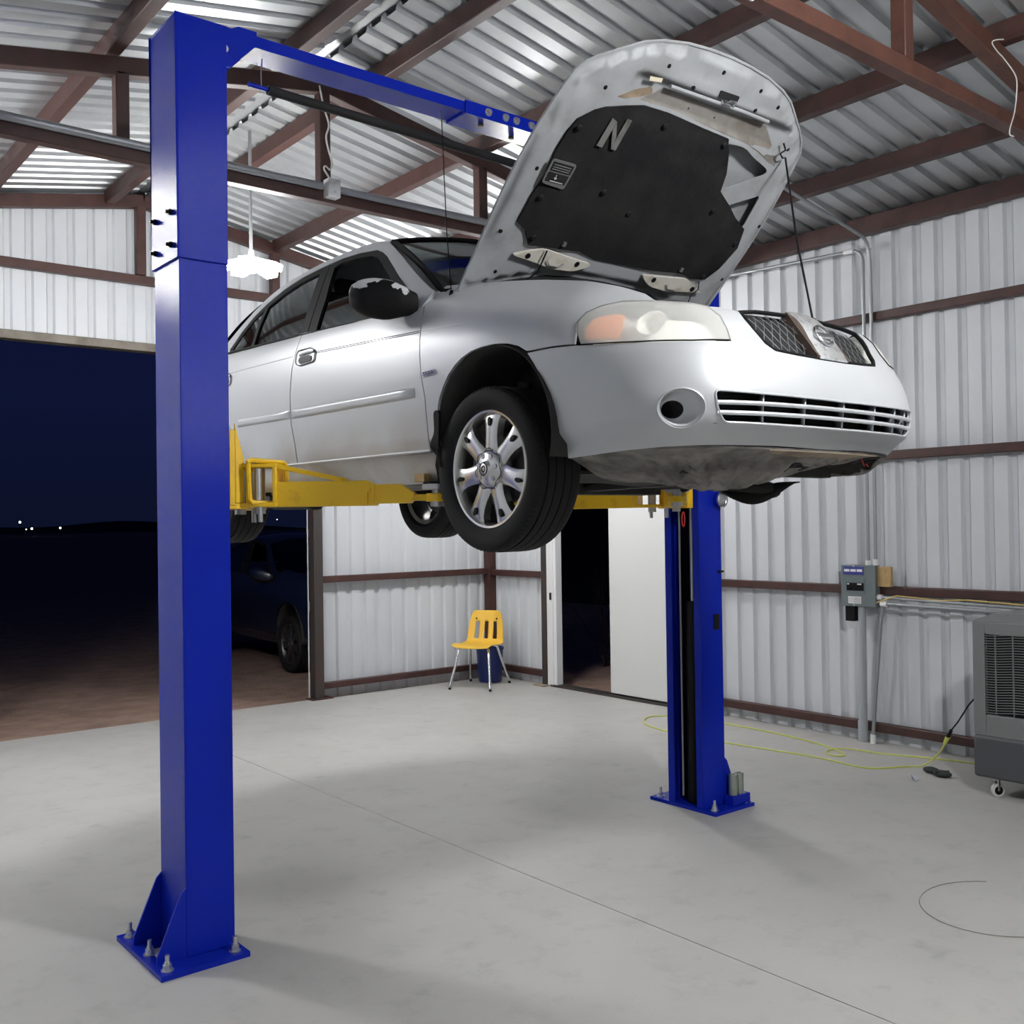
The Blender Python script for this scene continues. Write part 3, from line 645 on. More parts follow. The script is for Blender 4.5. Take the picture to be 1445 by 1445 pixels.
def panel(name, fn, outer, holes=(), m=None, parent=None, st=.05, t=.010, mir=False, ref=refc, off=0.0, outdir=None, grid=True):
    O = dens(outer, st); HS = [dens(h, st*.8) for h in holes]
    pts = list(O); edges = [(i, (i+1) % len(O)) for i in range(len(O))]
    for h in HS:
        b = len(pts); pts += h; edges += [(b+i, b+(i+1) % len(h)) for i in range(len(h))]
    xs = [p[0] for p in O]; ys = [p[1] for p in O]
    if grid:
        nx = int((max(xs)-min(xs))/st)+1; ny = int((max(ys)-min(ys))/st)+1
        for i in range(nx+1):
            for j in range(ny+1):
                p = (min(xs)+(i+.37)*st, min(ys)+(j+.37)*st)
                if inpoly(p, O) and pdist(p, O) > st*.42 and all(not inpoly(p, h) and pdist(p, h) > st*.42 for h in HS): pts.append(p)
    V, E, F, _, _, _ = delaunay_2d_cdt([Vector(p) for p in pts], edges, [], 0, 1e-6)
    T = []
    for f in F:
        c = ((V[f[0]][0]+V[f[1]][0]+V[f[2]][0])/3, (V[f[0]][1]+V[f[1]][1]+V[f[2]][1])/3)
        if inpoly(c, O) and not any(inpoly(c, h) for h in HS): T.append(tuple(f))
    W = []; NR = []; h = 1e-4
    for v in V:
        q = LW(fn(v[0], v[1]), mir); qa = LW(fn(v[0]+h, v[1]), mir)-LW(fn(v[0]-h, v[1]), mir); qb = LW(fn(v[0], v[1]+h), mir)-LW(fn(v[0], v[1]-h), mir)
        n = qa.cross(qb)
        n = n.normalized() if n.length > 1e-14 else Vector((0, 0, 1))
        d = (q-ref(q)) if outdir is None else Vector(outdir)
        if n.dot(d) < 0: n = -n
        W.append(q+n*off); NR.append(n)
    nv = len(W); vs = list(W); ns = list(NR); fs = []
    ec = {}
    for f in T:
        a, b, c = f; g = (W[b]-W[a]).cross(W[c]-W[a])
        if g.dot(NR[a]+NR[b]+NR[c]) < 0: f = (a, c, b)
        fs.append(f)
        for k in range(3):
            e = (f[k], f[(k+1) % 3]); ec[e] = 1
    if t:
        vs += [W[i]-NR[i]*t for i in range(nv)]; ns += [-n for n in NR]; fs += [(f[0]+nv, f[2]+nv, f[1]+nv) for f in list(fs)]
        for (a, b) in ec:
            if (b, a) in ec: continue
            k = len(vs); en = (W[b]-W[a]).cross(NR[a])
            en = en.normalized() if en.length > 1e-12 else NR[a]
            vs += [W[a], W[b], W[b]-NR[b]*t, W[a]-NR[a]*t]; ns += [en]*4; fs.append((k, k+3, k+2, k+1))
    o0 = world_loc(parent) if parent is not None else Vector((0, 0, 0))
    me = bpy.data.meshes.new(name); me.from_pydata([p-o0 for p in vs], [], fs); me.shade_smooth()
    me.normals_split_custom_set_from_vertices(ns)
    return link_mesh(name, me, m, parent)
A0 = a_of_v(0)                                   # arc length at the front axle; a = v + A0 along the sides
def sym(P): return [p for p in P]+[(-a, b) for a, b in reversed(P)]

# front bumper (one cover over the whole nose)
HLB = [(1.099,.600),(1.083,.598),(1.006,.594),(.877,.588),(.663,.583),(.50,.588),(.491,.634),(.499,.682),(.528,.722)]
halfb = [(0,.247),(.27,.250),(.60,.248),(.81,.244),(.96,.238),(1.11,.228),(1.19,.224),(1.215,.28),(1.211,.364),(1.238,.477),(1.284,.557),(1.318,.602),(1.205,.604)]+HLB+[(.45,.722),(.379,.711),(.367,.65),(.342,.591),(.311,.567),(.204,.560),(.093,.556),(0,.555)]
FOGC = (.712, .362)
LGR = rounded([(.604,.418),(.42,.412),(.18,.409),(0,.408),(-.18,.409),(-.42,.412),(-.604,.418),(-.594,.362),(-.566,.316),(-.30,.313),(0,.312),(.30,.313),(.566,.316),(.594,.362)], .02, 3)
bumper = panel('front_bumper', S, sym(halfb[1:-1]) if False else halfb+[(-a, b) for a, b in reversed(halfb[1:-1])], [circ(FOGC, .072, .057, 28), [(-a, b) for a, b in circ(FOGC, .072, .057, 28)], LGR], M['silver'], CAR, st=.035, t=.012)
for s in (1, -1):   # fog lamp bowls
    m = MB(); ring = []
    n = 28; K = 7; rows = []
    for k in range(K):
        f = k/(K-1); row = []
        for i in range(n):
            th = 2*PI*i/n; r = 1-f*.50
            p = S(FOGC[0]+.073*r*math.cos(th), FOGC[1]+.058*r*math.sin(th)); u_, v_, nu, nv = outline(FOGC[0])
            d = .055*(1-(1-f)**1.8); row.append(LW((p[0]*1-nu*d*.35, p[1]+d*.93, p[2]), s < 0))
        rows.append(row)
    vs = [p for r in rows for p in r]; fs = [(k*n+i, k*n+(i+1) % n, (k+1)*n+(i+1) % n, (k+1)*n+i) for k in range(K-1) for i in range(n)]
    m.add(vs, fs); o = m.build('fog_lamp_bezel', M['silver'], bumper, solid=.002)
    c = sum(rows[-1], Vector())/n; m = MB(); m.add([p for p in rows[-1]]+[p+Vector((0, .07, 0)) for p in rows[-1]]+[c+Vector((0, .07, 0))], [(i, (i+1) % n, n+(i+1) % n, n+i) for i in range(n)]+[(n+i, n+(i+1) % n, 2*n) for i in range(n)])
    m.build('fog_lamp_hole', M['dark'], bumper, solid=.001)
    # raised rim ring
    MB().tube([LW(tuple(S(FOGC[0]+.077*math.cos(2*PI*i/40), FOGC[1]+.062*math.sin(2*PI*i/40))), s < 0) for i in range(41)], .004, 6, cap=False).build('fog_lamp_rim', M['silver'], bumper)
# lower grille: dark recess, two bars, slanting fins
m = MB(); ns_ = 36
def Sd(a, w, d):
    p = S(a, w); return (p[0]*(1-d*.25), p[1]+d, p[2])
m.grid(lambda i, j: LW(Sd(-.62+1.24*i, .300+.13*j, .075)), ns_, 3); m.build('lower_grille_recess', M['dark'], bumper)
m = MB(); m.grid(lambda i, j: LW(Sd(-.60+1.2*i, .418-.0*i, .002+.07*j)), ns_, 2); m.grid(lambda i, j: LW(Sd(-.60+1.2*i, .314, .002+.07*j)), ns_, 2); m.build('lower_grille_shelf', M['cartrim'], bumper, solid=.003)
for w_ in (.379, .347):
    MB().tube([LW(Sd(-.592+1.184*i/48, w_, .004)) for i in range(49)], .0075, 8).build('lower_grille_bar', M['silver'], bumper)
for a_ in (-.52, -.40, -.23, -.02, .20, .40):
    m = MB(); 
    q = [LW(Sd(a_, .315, .006)), LW(Sd(a_+.012, .415, .006)), LW(Sd(a_-.035, .415, .07)), LW(Sd(a_-.045, .315, .07))]
    m.add(q, [(0, 1, 2, 3)]); m.build('grille_fin', M['pvc'], bumper, solid=.006)
MB().tube([LW(tuple(S(*p))) for p in dens(LGR+LGR[:1], .03)], .004, 6).build('lower_grille_lip', M['silver'], bumper)
# upper grille: black backing, wire mesh, chrome centre with round emblem
GP = [(.376,.712),(.364,.65),(.339,.593),(.309,.570),(.204,.563),(.08,.559),(-.08,.559),(-.204,.563),(-.309,.570),(-.339,.593),(-.364,.65),(-.376,.712),(-.28,.726),(-.08,.735),(.08,.735),(.28,.726)]
gr = panel('grille', S, GP, m=M['dark'], parent=CAR, t=.01, off=-.028)
def Sn(a, w, d):
    p = S(a, w); q = S(a, w+.004); u_, v_, nu, nv = outline(a); tz = Vector((q[0]-p[0], q[1]-p[1], .004)).normalized()
    n = Vector((nu, nv, 0)); n = (n-tz*n.dot(tz)).normalized(); return (p[0]+n.x*d, p[1]+n.y*d, p[2]+n.z*d)
mesh2 = {1: MB(), -1: MB()}
GPin = [(a*.965, .645+(w_-.645)*.93) for a, w_ in GP]
for k in range(-30, 31):
    for dr in (1, -1):
        seg = []
        for i in range(61):
            w_ = .55+.20*i/60; a_ = k*.042+dr*(w_-.645)*.66
            if inpoly((a_, w_), GPin) and abs(a_) > .085: seg.append(LW(Sn(a_, w_, -.016))); sd_ = 1 if a_ > 0 else -1
            else:
                if len(seg) > 2: mesh2[sd_].tube(seg, .0012, 4, cap=False)
                seg = []
        if len(seg) > 2: mesh2[sd_].tube(seg, .0012, 4, cap=False)
for k in (1, -1): mesh2[k].build('grille_mesh', M['steel'], gr)
GO = dens(GP, .03); MB().tube([LW(Sn(a_, w_, -.004)) for a_, w_ in GO+GO[:1]], .008, 6).build('grille_surround', M['black'], gr)
cp = [(.085,.556),(.077,.738),(-.077,.738),(-.085,.556)]
ch = panel('grille_centre', lambda a, w_: Sn(a, w_, .014-.9*a*a), cp, m=M['chromesoft'], parent=gr, t=.05, st=.02)
sidereflect = mat('chrome_truss_reflection', (.20, .15, .12), .35, .7)  # brown tint stands in for the roof trusses mirrored in the chrome
for s in (-1, 1):
    m = MB(); m.bar(LW(Sn(s*.092, .558, -.004)), LW(Sn(s*.084, .736, -.004)), .016, .03, up=(0, -1, 0)); m.build('grille_centre_side', sidereflect, gr)
EC = (0, .640)
def em(x, y, d): return LW(Sn(EC[0]+x, EC[1]+y, .02+d))
m = MB(); m.tube([em(.040*math.cos(k*2*PI/36), .036*math.sin(k*2*PI/36), 0) for k in range(37)], .0065, 8, cap=False); m.build('emblem_ring', M['chrome'], gr)
m = MB(); m.add([em(x, y, .008) for x, y in ((-.052,-.009),(.052,-.009),(.052,.009),(-.052,.009))]+[em(x, y, -.004) for x, y in ((-.052,-.009),(.052,-.009),(.052,.009),(-.052,.009))], [(0,1,2,3),(7,6,5,4),(0,4,5,1),(1,5,6,2),(2,6,7,3),(3,7,4,0)]); m.build('emblem_bar', M['chrome'], gr, bev=.002)

HL = [(1.076,.602),(1.004,.598),(.877,.592),(.663,.587),(.505,.592),(.497,.634),(.504,.682),(.533,.719),(.60,.731),(.70,.739),(.80,.745),(.877,.748),(.985,.750),(1.046,.735),(1.082,.714),(1.100,.683),(1.096,.645)]
for s in (1, -1):
    mi = s < 0
    hlo = panel('headlight', S, HL, m=M['headlens'], parent=CAR, st=.03, t=.003, mir=mi, off=.004)
    def Hd(a, w_, d):
        return Sn(a, w_, -d)
    inner = [(.667+(a-.79)*.97+.123, .668+(w_-.668)*.94) for a, w_ in HL]
    panel('headlight_bucket', lambda a, w_: Hd(a, w_, .03+.03*max(0, 1-pdist((a, w_), HL)*0)), inner, m=M['reflector'], parent=hlo, st=.03, t=.004, mir=mi)
    am = [(1.075,.625),(.955,.615),(.945,.655),(.952,.705),(1.00,.712),(1.058,.698),(1.080,.66)]
    panel('turn_signal', lambda a, w_: Hd(a, w_, .012), am, m=M['amber'], parent=hlo, st=.025, t=.006, mir=mi)
    m = MB(); c0 = LW(Hd(.84, .668, .012), mi); nrm = LW(Sn(.84, .668, 1), mi)-LW(Sn(.84, .668, 0), mi)
    m.lathe([(.0, -.034), (.02, -.03), (.035, -.02), (.047, -.004), (.050, .0), (.053, 0), (.053, -.004)], c0, nrm, 28); m.build('headlamp_bowl', M['reflector'], hlo)
    MB().tube([LW(Sn(a_, w_, .001), mi) for a_, w_ in dens(HL, .03)+HL[:1]], .003, 5, cap=False).build('headlight_seal', M['cartrim'], hlo)

ARCH = [(1.322,.610),(1.362,.633),(1.43,.653),(1.50,.660),(1.57,.659),(1.629,.652),(1.685,.636),(1.73,.613),(1.775,.580),(1.812,.540),(1.84,.50),(1.856,.462),(1.864,.41),(1.868,.36),(1.873,.295)]
FEND = [(1.104,.607),(1.205,.611)]+ARCH+[(1.928,.293),(1.932,.40),(1.936,.511),(1.954,.60),(1.966,.686),(1.974,.789),(2.005,.87),(2.06,.955),(2.03,1.0),(1.945,.995),(1.729,.970),(1.458,.925),(1.206,.870),(1.05,.825),(.93,.785),(.86,.752),(.985,.757),(1.05,.741),(1.088,.718),(1.107,.685),(1.103,.645)]
RA = 2.535+A0     # rear wheel arch centre
RARCH = [(RA-.335,.30),(RA-.345,.38),(RA-.325,.47),(RA-.265,.56),(RA-.175,.625),(RA-.06,.652),(RA+.06,.652),(RA+.175,.625),(RA+.265,.56),(RA+.325,.47),(RA+.345,.38),(RA+.335,.26)]
FDOOR = [(1.934,.300),(2.523,.304),(3.058,.309),(3.068,.40),(3.088,.495),(3.091,.634),(3.082,.772),(3.052,.927),(3.046,.944),(2.744,.920),(2.50,.911),(2.215,.895),(2.10,.91),(2.062,.945),(2.011,.87),(1.980,.789),(1.972,.686),(1.960,.60),(1.942,.511),(1.938,.40)]
RDOOR = [(3.066,.309),(3.55,.312),(RA-.42,.315),(RA-.36,.42),(RA-.33,.50),(RA-.265,.585),(RA-.23,.66),(RA-.18,.76),(RA-.13,.86),(RA-.115,.972),(3.66,.957),(3.35,.95),(3.054,.944),(3.060,.927),(3.090,.772),(3.099,.634),(3.096,.495),(3.076,.40)]
QUART = [(RA-.414,.315),(RA-.335,.315)]+RARCH[1:]+[(RA+.5,.24),(5.0,.25),(5.3,.26),(5.3,.95),(5.0,1.0),(4.75,1.01),(4.45,1.0),(RA-.10,.985),(RA-.107,.972),(RA-.122,.86),(RA-.172,.76),(RA-.222,.66),(RA-.257,.585),(RA-.322,.50),(RA-.352,.42)]
ROCK = [(1.90,.287),(2.523,.296),(3.1,.301),(RA-.38,.304),(RA-.37,.185),(3.1,.180),(2.6,.176),(2.2,.172),(1.985,.172),(1.93,.215)]
for s in (1, -1):
    mi = s < 0
    fe = panel('fender', S, FEND, m=M['silver'], parent=CAR, st=.04, t=.012, mir=mi)
    fd = panel('front_door', S, FDOOR, m=M['dirtsilver'], parent=CAR, st=.05, t=.015, mir=mi)
    rd = panel('rear_door', S, RDOOR, m=M['dirtsilver'], parent=CAR, st=.06, t=.015, mir=mi)
    panel('quarter_panel', S, QUART, m=M['silver'], parent=CAR, st=.06, t=.012, mir=mi)
    panel('rocker_panel', S, ROCK, m=M['dirtsilver'], parent=CAR, st=.05, t=.015, mir=mi)
    # mud flap behind the front wheel
    panel('splash_guard', S, rounded([(1.842,.45),(1.88,.45),(1.885,.36),(1.915,.33),(1.935,.26),(2.00,.165),(1.965,.14),(1.91,.17),(1.88,.25),(1.86,.33)], .02), m=M['cartrim'], parent=CAR, st=.04, t=.012, mir=mi, off=.006)
    # body side mouldings
    def strip(p, a0, a1, w0, w1, h):
        def fn(a, b):
            k = (a-a0)/(a1-a0); e = min(1, min(a-a0, a1-a)/.02+.15); return Sn(a, (w0+(w1-w0)*k)+(b-.5)*h, .011*e*max(0, 1-(2*b-1)**4))
        return panel('body_moulding', lambda a, b: fn(a, b), rounded([(a0, 0), (a1, 0), (a1, 1), (a0, 1)], .012, 3) if False else [(a0, 0), (a1, 0), (a1, 1), (a0, 1)], m=M['silver'], parent=p, st=.07, t=.004, mir=mi)
    strip(fd, 2.006, 3.081, .536, .546, .046); strip(rd, 3.107, RA-.40, .546, .556, .042)
    # crease lines as fine raised beads, sill bead
    for p, L_ in ((fe, [(1.70,.770),(1.83,.776),(1.968,.783)]), (fd, [(1.982,.784),(2.5,.806),(2.85,.822)]), (fd, [(1.982,.777),(2.5,.799),(2.85,.815)]), (rd, [(3.098,.832),(3.5,.840),(RA-.2,.848)])):
        pf = pchip([q[0] for q in L_], [q[1] for q in L_])
        MB().tube([LW(Sn(L_[0][0]+(L_[-1][0]-L_[0][0])*k/24, pf(L_[0][0]+(L_[-1][0]-L_[0][0])*k/24), .0005), mi) for k in range(25)], .0016, 5).build('crease_line', M['cartrim'] if p is fd else M['silver'], p)
    MB().tube([LW(Sn(1.93+(RA-.4-1.93)*k/30, .297+.010*k/30, .002), mi) for k in range(31)], .006, 6).build('sill_bead', M['silver'], CAR)
    for p, a0 in ((fd, 2.853), (rd, RA-.30)):
        HP = rounded([(a0,.776),(a0,.826),(a0+.05,.848),(a0+.19,.850),(a0+.195,.79),(a0+.15,.772)], .02)
        h = panel('door_handle', lambda a, b: Sn(a, b, .003), HP, m=M['silver'], parent=p, st=.04, t=.003, mir=mi)
        MB().tube([LW(Sn(a, b, .006), mi) for a, b in HP+HP[:1]], .002, 5, cap=False).build('handle_rim', M['cartrim'], h)
        panel('handle_recess', lambda a, b: Sn(a, b, .007), rounded([(a0+.03,.782),(a0+.03,.806),(a0+.06,.814),(a0+.15,.816),(a0+.165,.80),(a0+.14,.78)], .01), m=M['black'], parent=h, st=.04, t=.004, mir=mi)
        m = MB(); m.tube([LW(Sn(a0+.02+.14*k/8, .826, .003+.007*math.sin(PI*k/8)), mi) for k in range(9)], .006, 8); m.build('handle_lever', M['silver'], h)
    # door side: badge on the fender
    b_ = panel('fender_badge', S, [(1.856,.594),(1.946,.591),(1.948,.609),(1.857,.612)], m=M['chrome'], parent=fe, st=.03, t=.006, mir=mi, off=.006)
    for (a0, a1) in ((1.858, 1.944),):
        panel('badge_groove', S, [(a0+.004,.5975),(a1-.003,.5945),(a1-.003,.5975),(a0+.004,.6005)], m=M['black'], parent=b_, st=.03, t=.001, mir=mi, off=.0068)
    for k, a0 in enumerate((1.870, 1.889, 1.908, 1.926)):
        for q in ([(0,0),(.003,0),(.003,.0085),(0,.0085)], [(.007,0),(.0095,0),(.0095,.0085),(.007,.0085)]):
            panel('badge_letter', S, [(a0+x, .6003+y) for x, y in q], m=M['black'], parent=b_, st=.05, t=.0006, mir=mi, off=.0068, grid=False)
    # greenhouse
    DLO = [(.53,.957),(.558,.968),(.644,1.037),(.791,1.146),(.90,1.222),(.975,1.262),(1.048,1.290),(1.228,1.317),(1.404,1.330),(1.60,1.327),(1.80,1.314),(1.981,1.282),(2.152,1.228),(2.26,1.172),(2.36,1.093),(2.44,1.005),(2.41,.980),(2.055,.956),(1.505,.943),(1.155,.915),(.912,.909),(.64,.895),(.56,.915)]
    UPO = [(.405,.962),(.433,.975),(.578,1.072),(.754,1.188),(.90,1.276),(.955,1.305),(1.03,1.330),(1.12,1.345),(1.287,1.358),(1.527,1.360),(1.759,1.350),(1.978,1.326),(2.147,1.285),(2.303,1.215),(2.45,1.12),(2.62,1.02),(2.60,.95),(2.43,.945),(2.055,.935),(1.505,.925),(1.155,.9),(.912,.89),(.62,.87),(.45,.90)]
    pil = panel('roof_pillars', G, UPO, [DLO], m=M['silver'], parent=CAR, st=.05, t=.02, mir=mi)
    GF = [(1.352,.943),(1.378,1.11),(1.455,1.292),(1.40,1.304),(1.228,1.290),(1.08,1.268),(1.0,1.240),(.93,1.196),(.81,1.112),(.70,1.025),(.655,.955),(.69,.915),(.944,.918),(1.155,.928)]
    GR = [(1.515,.957),(1.552,1.131),(1.607,1.296),(1.80,1.283),(1.97,1.250),(2.115,1.205),(2.105,1.09),(2.080,.975),(1.80,.964)]
    GQ = [(2.150,1.192),(2.24,1.150),(2.34,1.070),(2.405,1.000),(2.25,.987),(2.118,.980),(2.140,1.09)]
    SPL = [(1.44,.90),(1.47,1.11),(1.545,1.36)]
    fo = [p for p in DLO if p[0] < 1.45]
    ffr = [(.53,.957),(.558,.968),(.644,1.037),(.791,1.146),(.90,1.222),(.975,1.262),(1.048,1.290),(1.228,1.317),(1.404,1.330),(1.527,1.329),(1.462,1.11),(1.432,.94),(1.155,.915),(.912,.909),(.64,.895),(.56,.915)]
    rfr = [(1.440,.941),(1.470,1.11),(1.535,1.329),(1.60,1.327),(1.80,1.314),(1.981,1.282),(2.152,1.228),(2.26,1.172),(2.36,1.093),(2.44,1.005),(2.41,.980),(2.055,.956),(1.505,.943)]
    panel('window_frame', G, ffr, [GF], m=M['cartrim'], parent=fd, st=.06, t=.02, mir=mi, off=-.004)
    panel('window_frame', G, rfr, [GR, GQ], m=M['cartrim'], parent=rd, st=.06, t=.02, mir=mi, off=-.004)
    if s > 0:
        GD = [(1.352,.94),(1.374,1.092),(1.05,1.085),(.80,1.065),(.70,1.02),(.655,.955),(.69,.913),(.944,.915),(1.155,.925)]
    else: GD = GF
    panel('side_glass', G, GD, m=M['glass'], parent=fd, st=.08, t=0, mir=mi, off=-.014)
    panel('side_glass', G, GR, m=M['glass'], parent=rd, st=.08, t=0, mir=mi, off=-.012)
    panel('quarter_glass', G, GQ, m=M['glass'], parent=rd, st=.08, t=0, mir=mi, off=-.008)
    # belt seal
    MB().tube([LW((lambda p: (p[0]+.004, p[1], p[2]))(G(.63+(2.42-.63)*k/24, (.895+.088*(k/24)**1.0))), mi) for k in range(25)], .0065, 6).build('belt_seal', M['rubber'], fd)
    # wing mirror
    mp = LW((.0, 0, 0), mi)
    m = MB(); n = 24; rows = []
    for k in range(15):
        t_ = k/14; u_ = .800+.205*t_
        ry = .062*math.sqrt(max(.0, 1-max(0, (t_-.55)/.45)**2.4))*(0.62+.38*min(1, t_/.35))+.003
        rz = .079*math.sqrt(max(.0, 1-max(0, (t_-.55)/.45)**2.2))*(0.55+.45*min(1, t_/.40))+.003
        c = Vector((u_, .500+.17*t_, .918+.040*t_))
        rows.append([LW((c.x, c.y+ry*math.copysign(abs(math.cos(th))**.85, math.cos(th)), c.z+rz*math.copysign(abs(math.sin(th))**.9, math.sin(th))), mi) for th in [2*PI*i/n for i in range(n)]])
    vs = [p for r in rows for p in r]; fs = [(k*n+i, k*n+(i+1) % n, (k+1)*n+(i+1) % n, (k+1)*n+i) for k in range(14) for i in range(n)]+[tuple(range(n)), tuple(range(14*n, 15*n))]
    m.add(vs, fs); wm = m.build('wing_mirror', M['black'], CAR, smooth=60)
    # painted cap of the mirror shell, peeling
    m = MB(); cap = []
    for k in range(2, 15):
        cap.append([rows[k][i]+(rows[k][i]-sum(rows[k], Vector())/n).normalized()*.0025 for i in range(2, 15)])
    nn = len(cap[0]); m.add([p for r in cap for p in r], [(k*nn+i, k*nn+i+1, (k+1)*nn+i+1, (k+1)*nn+i) for k in range(len(cap)-1) for i in range(nn-1)])
    m.build('mirror_cap', M['peel'], wm, smooth=60)
    panel('mirror_sail', G, [(.545,.955),(.62,1.02),(.70,1.075),(.70,.92),(.64,.90),(.57,.915)], m=M['cartrim'], parent=wm, st=.06, t=.012, mir=mi, off=.006)

# roof, screens, trunk
def roof(p, v):
    w0 = pchip([.9,1.03,1.12,1.29,1.53,1.76,1.98,2.15,2.3], [1.295,1.330,1.345,1.358,1.360,1.350,1.326,1.285,1.225])(v+(.0))
    u0 = G(v, w0)[0]; bow = .09*(1-p*p)*sstep(1.3, .9, v)*-1
    return (p*u0, v+bow, w0+.058*(1-abs(p)**2.2)*sstep(.80, 1.25, v+.25))
panel('roof_panel', lambda p, v: roof(p, v), [(-1,.95),(-.5,.93),(0,.92),(.5,.93),(1,.95),(1,1.5),(1,2.25),(0,2.30),(-1,2.25),(-1,1.5)], m=M['silver'], parent=CAR, st=.09, t=.02, outdir=(0, 0, 1))
def wscr(p, t):
    b = Vector((p*.70, .415-.26*(1-p*p), .958+.045*(1-p*p))); q = roof(p, .93); q = Vector((q[0]*.985, q[1], q[2]))
    r = b.lerp(q, t); r.z += .028*math.sin(PI*t)*(1-.3*p*p); return tuple(r)
panel('windscreen', wscr, [(-1,0),(1,0),(1,1),(-1,1)], m=M['wsglass'], parent=CAR, st=.09, t=0, outdir=(0, -1, 1))
m = MB()
for p in (-1, 1): m.tube([LW(wscr(p, k/12)) for k in range(13)], .014, 6)
m.tube([LW(wscr(-1+2*k/24, 1.0)) for k in range(25)], .013, 6); m.tube([LW(wscr(-1+2*k/24, 0.0)) for k in range(25)], .02, 6)
m.build('windscreen_seal', M['rubber'], CAR)
def rscr(p, t):
    a = Vector(roof(p, 2.24)); b = Vector((p*.66, 2.92+.08*(1-p*p), 1.02)); r = a.lerp(b, t); r.z += .03*math.sin(PI*t); return tuple(r)
panel('rear_screen', rscr, [(-1,0),(1,0),(1,1),(-1,1)], m=M['glass'], parent=CAR, st=.12, t=0, outdir=(0, 1, 1))
panel('trunk_lid', lambda p, v: (p*(.70-.10*sstep(3.0, 3.5, v)), v, 1.02-.03*sstep(2.9, 3.45, v)+.03*(1-p*p)), [(-1,2.9),(1,2.9),(1,3.44),(-1,3.44)], m=M['silver'], parent=CAR, st=.12, t=.015, outdir=(0, 0, 1))
AE = AL[-1]
panel('rear_bumper', lambda a, w_: S(a, w_) if a <= AE else (lambda q: (-q[0], q[1], q[2]))(S(2*AE-a, w_)), [(5.31,.26),(AE,.26),(2*AE-5.31,.26),(2*AE-5.31,.95),(AE,.98),(5.31,.95)], m=M['silver'], parent=CAR, st=.07, t=.012)

# wheel housings and dark inner structure
for s in (1, -1):
    for cv in (0, 2.535):
        m = MB(); r = .345; cz = .315; yv = -.05 if cv == 0 else cv
        m.grid(lambda i, j: LW((.835-.32*j, yv+(r+.01*j)*math.cos(-.25+(PI+.5)*i), cz+(r+.005*j)*math.sin(-.25+(PI+.5)*i)), s < 0), 28, 3)
        m.grid(lambda i, j: LW((.515, yv+(r*j)*math.cos(-.25+(PI+.5)*i), cz+(r*j)*math.sin(-.25+(PI+.5)*i)), s < 0), 28, 3)
        m.build('wheel_housing', M['underdark'], CAR, solid=.004)
m = MB()
m.box(XC-.50, YH-.58, ZC+.30, XC+.50, YH+.42, ZC+.69); m.box(XC-.72, YH+.44, ZC+.22, XC+.72, YH+2.12, ZC+.70); m.box(XC-.48, YH+2.12, ZC+.25, XC+.48, YH+3.3, ZC+.92)
m.build('inner_body', M['dark'], CAR, smooth=0)
m = MB()
for s in (-1, 1):   # seats
    m.box(XC+s*.38-.24, YH+1.0, ZC+.70, XC+s*.38+.24, YH+1.5, ZC+.80); m.bar(LW((s*.38, 1.45, .74)), LW((s*.38, 1.66, 1.20)), .46, .10); m.bar(LW((s*.38, 1.66, 1.20)), LW((s*.38, 1.70, 1.30)), .24, .07)
m.box(XC-.62, YH+1.95, ZC+.70, XC+.62, YH+2.12, ZC+1.05)
m.build('seats', M['seat'], CAR, bev=.03)
m = MB(); m.grid(lambda i, j: LW((-.66+1.32*i, .42+.38*j-.15*(1-(2*i-1)**2)*(1-j), .955-.05*j+.02*math.sin(PI*j))), 16, 5); m.build('dashboard', M['seat'], CAR, solid=.02)
m = MB()
for k in range(1): m.lathe([(.165+.013*math.cos(q*PI/4), .013*math.sin(q*PI/4)) for q in range(8)], LW((-.36, .98, .98)), (0, .9, .42), 30, closed=True)
m.build('steering_wheel', M['black'], CAR)
# floor pan and undershields
def up(name, poly, hfn, m_, t=.012): return panel(name, lambda u, v: (u, v, hfn(u, v)), poly, m=M[m_], parent=CAR, st=.05, t=t, outdir=(0, 0, -1))
up('floor_pan', [(-.70,.42),(.70,.42),(.72,2.1),(.55,3.3),(-.55,3.3),(-.72,2.1)], lambda u, v: .185+.02*math.sin(u*22)*.4+.05*math.exp(-(u/.12)**2), 'under')
def lowlip(depth, reach, w0=.243):
    def fn(a, t):
        u, v, nu, nv = outline(a); k = 1-sstep(-.86, -.40, v); ins = FF(w0)*k+FS(w0)*(1-k)
        u -= nu*ins; v -= nv*ins
        r = .010*(1-.75*t)*math.tanh(6*math.sin(a*34+t*9))*sstep(.12, .3, t)*sstep(1.0, .8, abs(a))
        return (u+t*reach*(0-u), v+t*reach*(-.22-v), w0-.004-depth(a)*sstep(0, .75, t)+r+.012*math.sin(5*a+3)*t)
    return fn
dep_ = pchip([-1.3,-.8,-.5,-.2,.2,.6,1.0,1.3], [.02,.03,.045,.085,.115,.115,.105,.09])
lf = lowlip(dep_, .60)
panel('splash_shield', lf, [(1.235,.02),(1.24,.55),(1.10,.86),(.98,.93),(.80,.90),(.74,.97),(.55,1.0),(.30,.98),(.10,.90),(-.12,.86),(-.22,.74),(-.30,.80),(-.42,.60),(-.50,.36),(-.60,.33),(-.66,.02),(-.2,0),(.3,0),(.8,0)], m=M['under'], parent=CAR, st=.03, t=.008, outdir=(0, -.5, -1))
panel('bumper_undertray', lambda a, t: (lambda p: (p[0], p[1], p[2]-.004))(lf(a, t)), [(.30,.0),(.26,.10),(.05,.16),(-.22,.15),(-.33,.24),(-.38,.10),(-.42,.0)], m=M['tan'], parent=CAR, st=.03, t=.005, outdir=(0, -.5, -1))
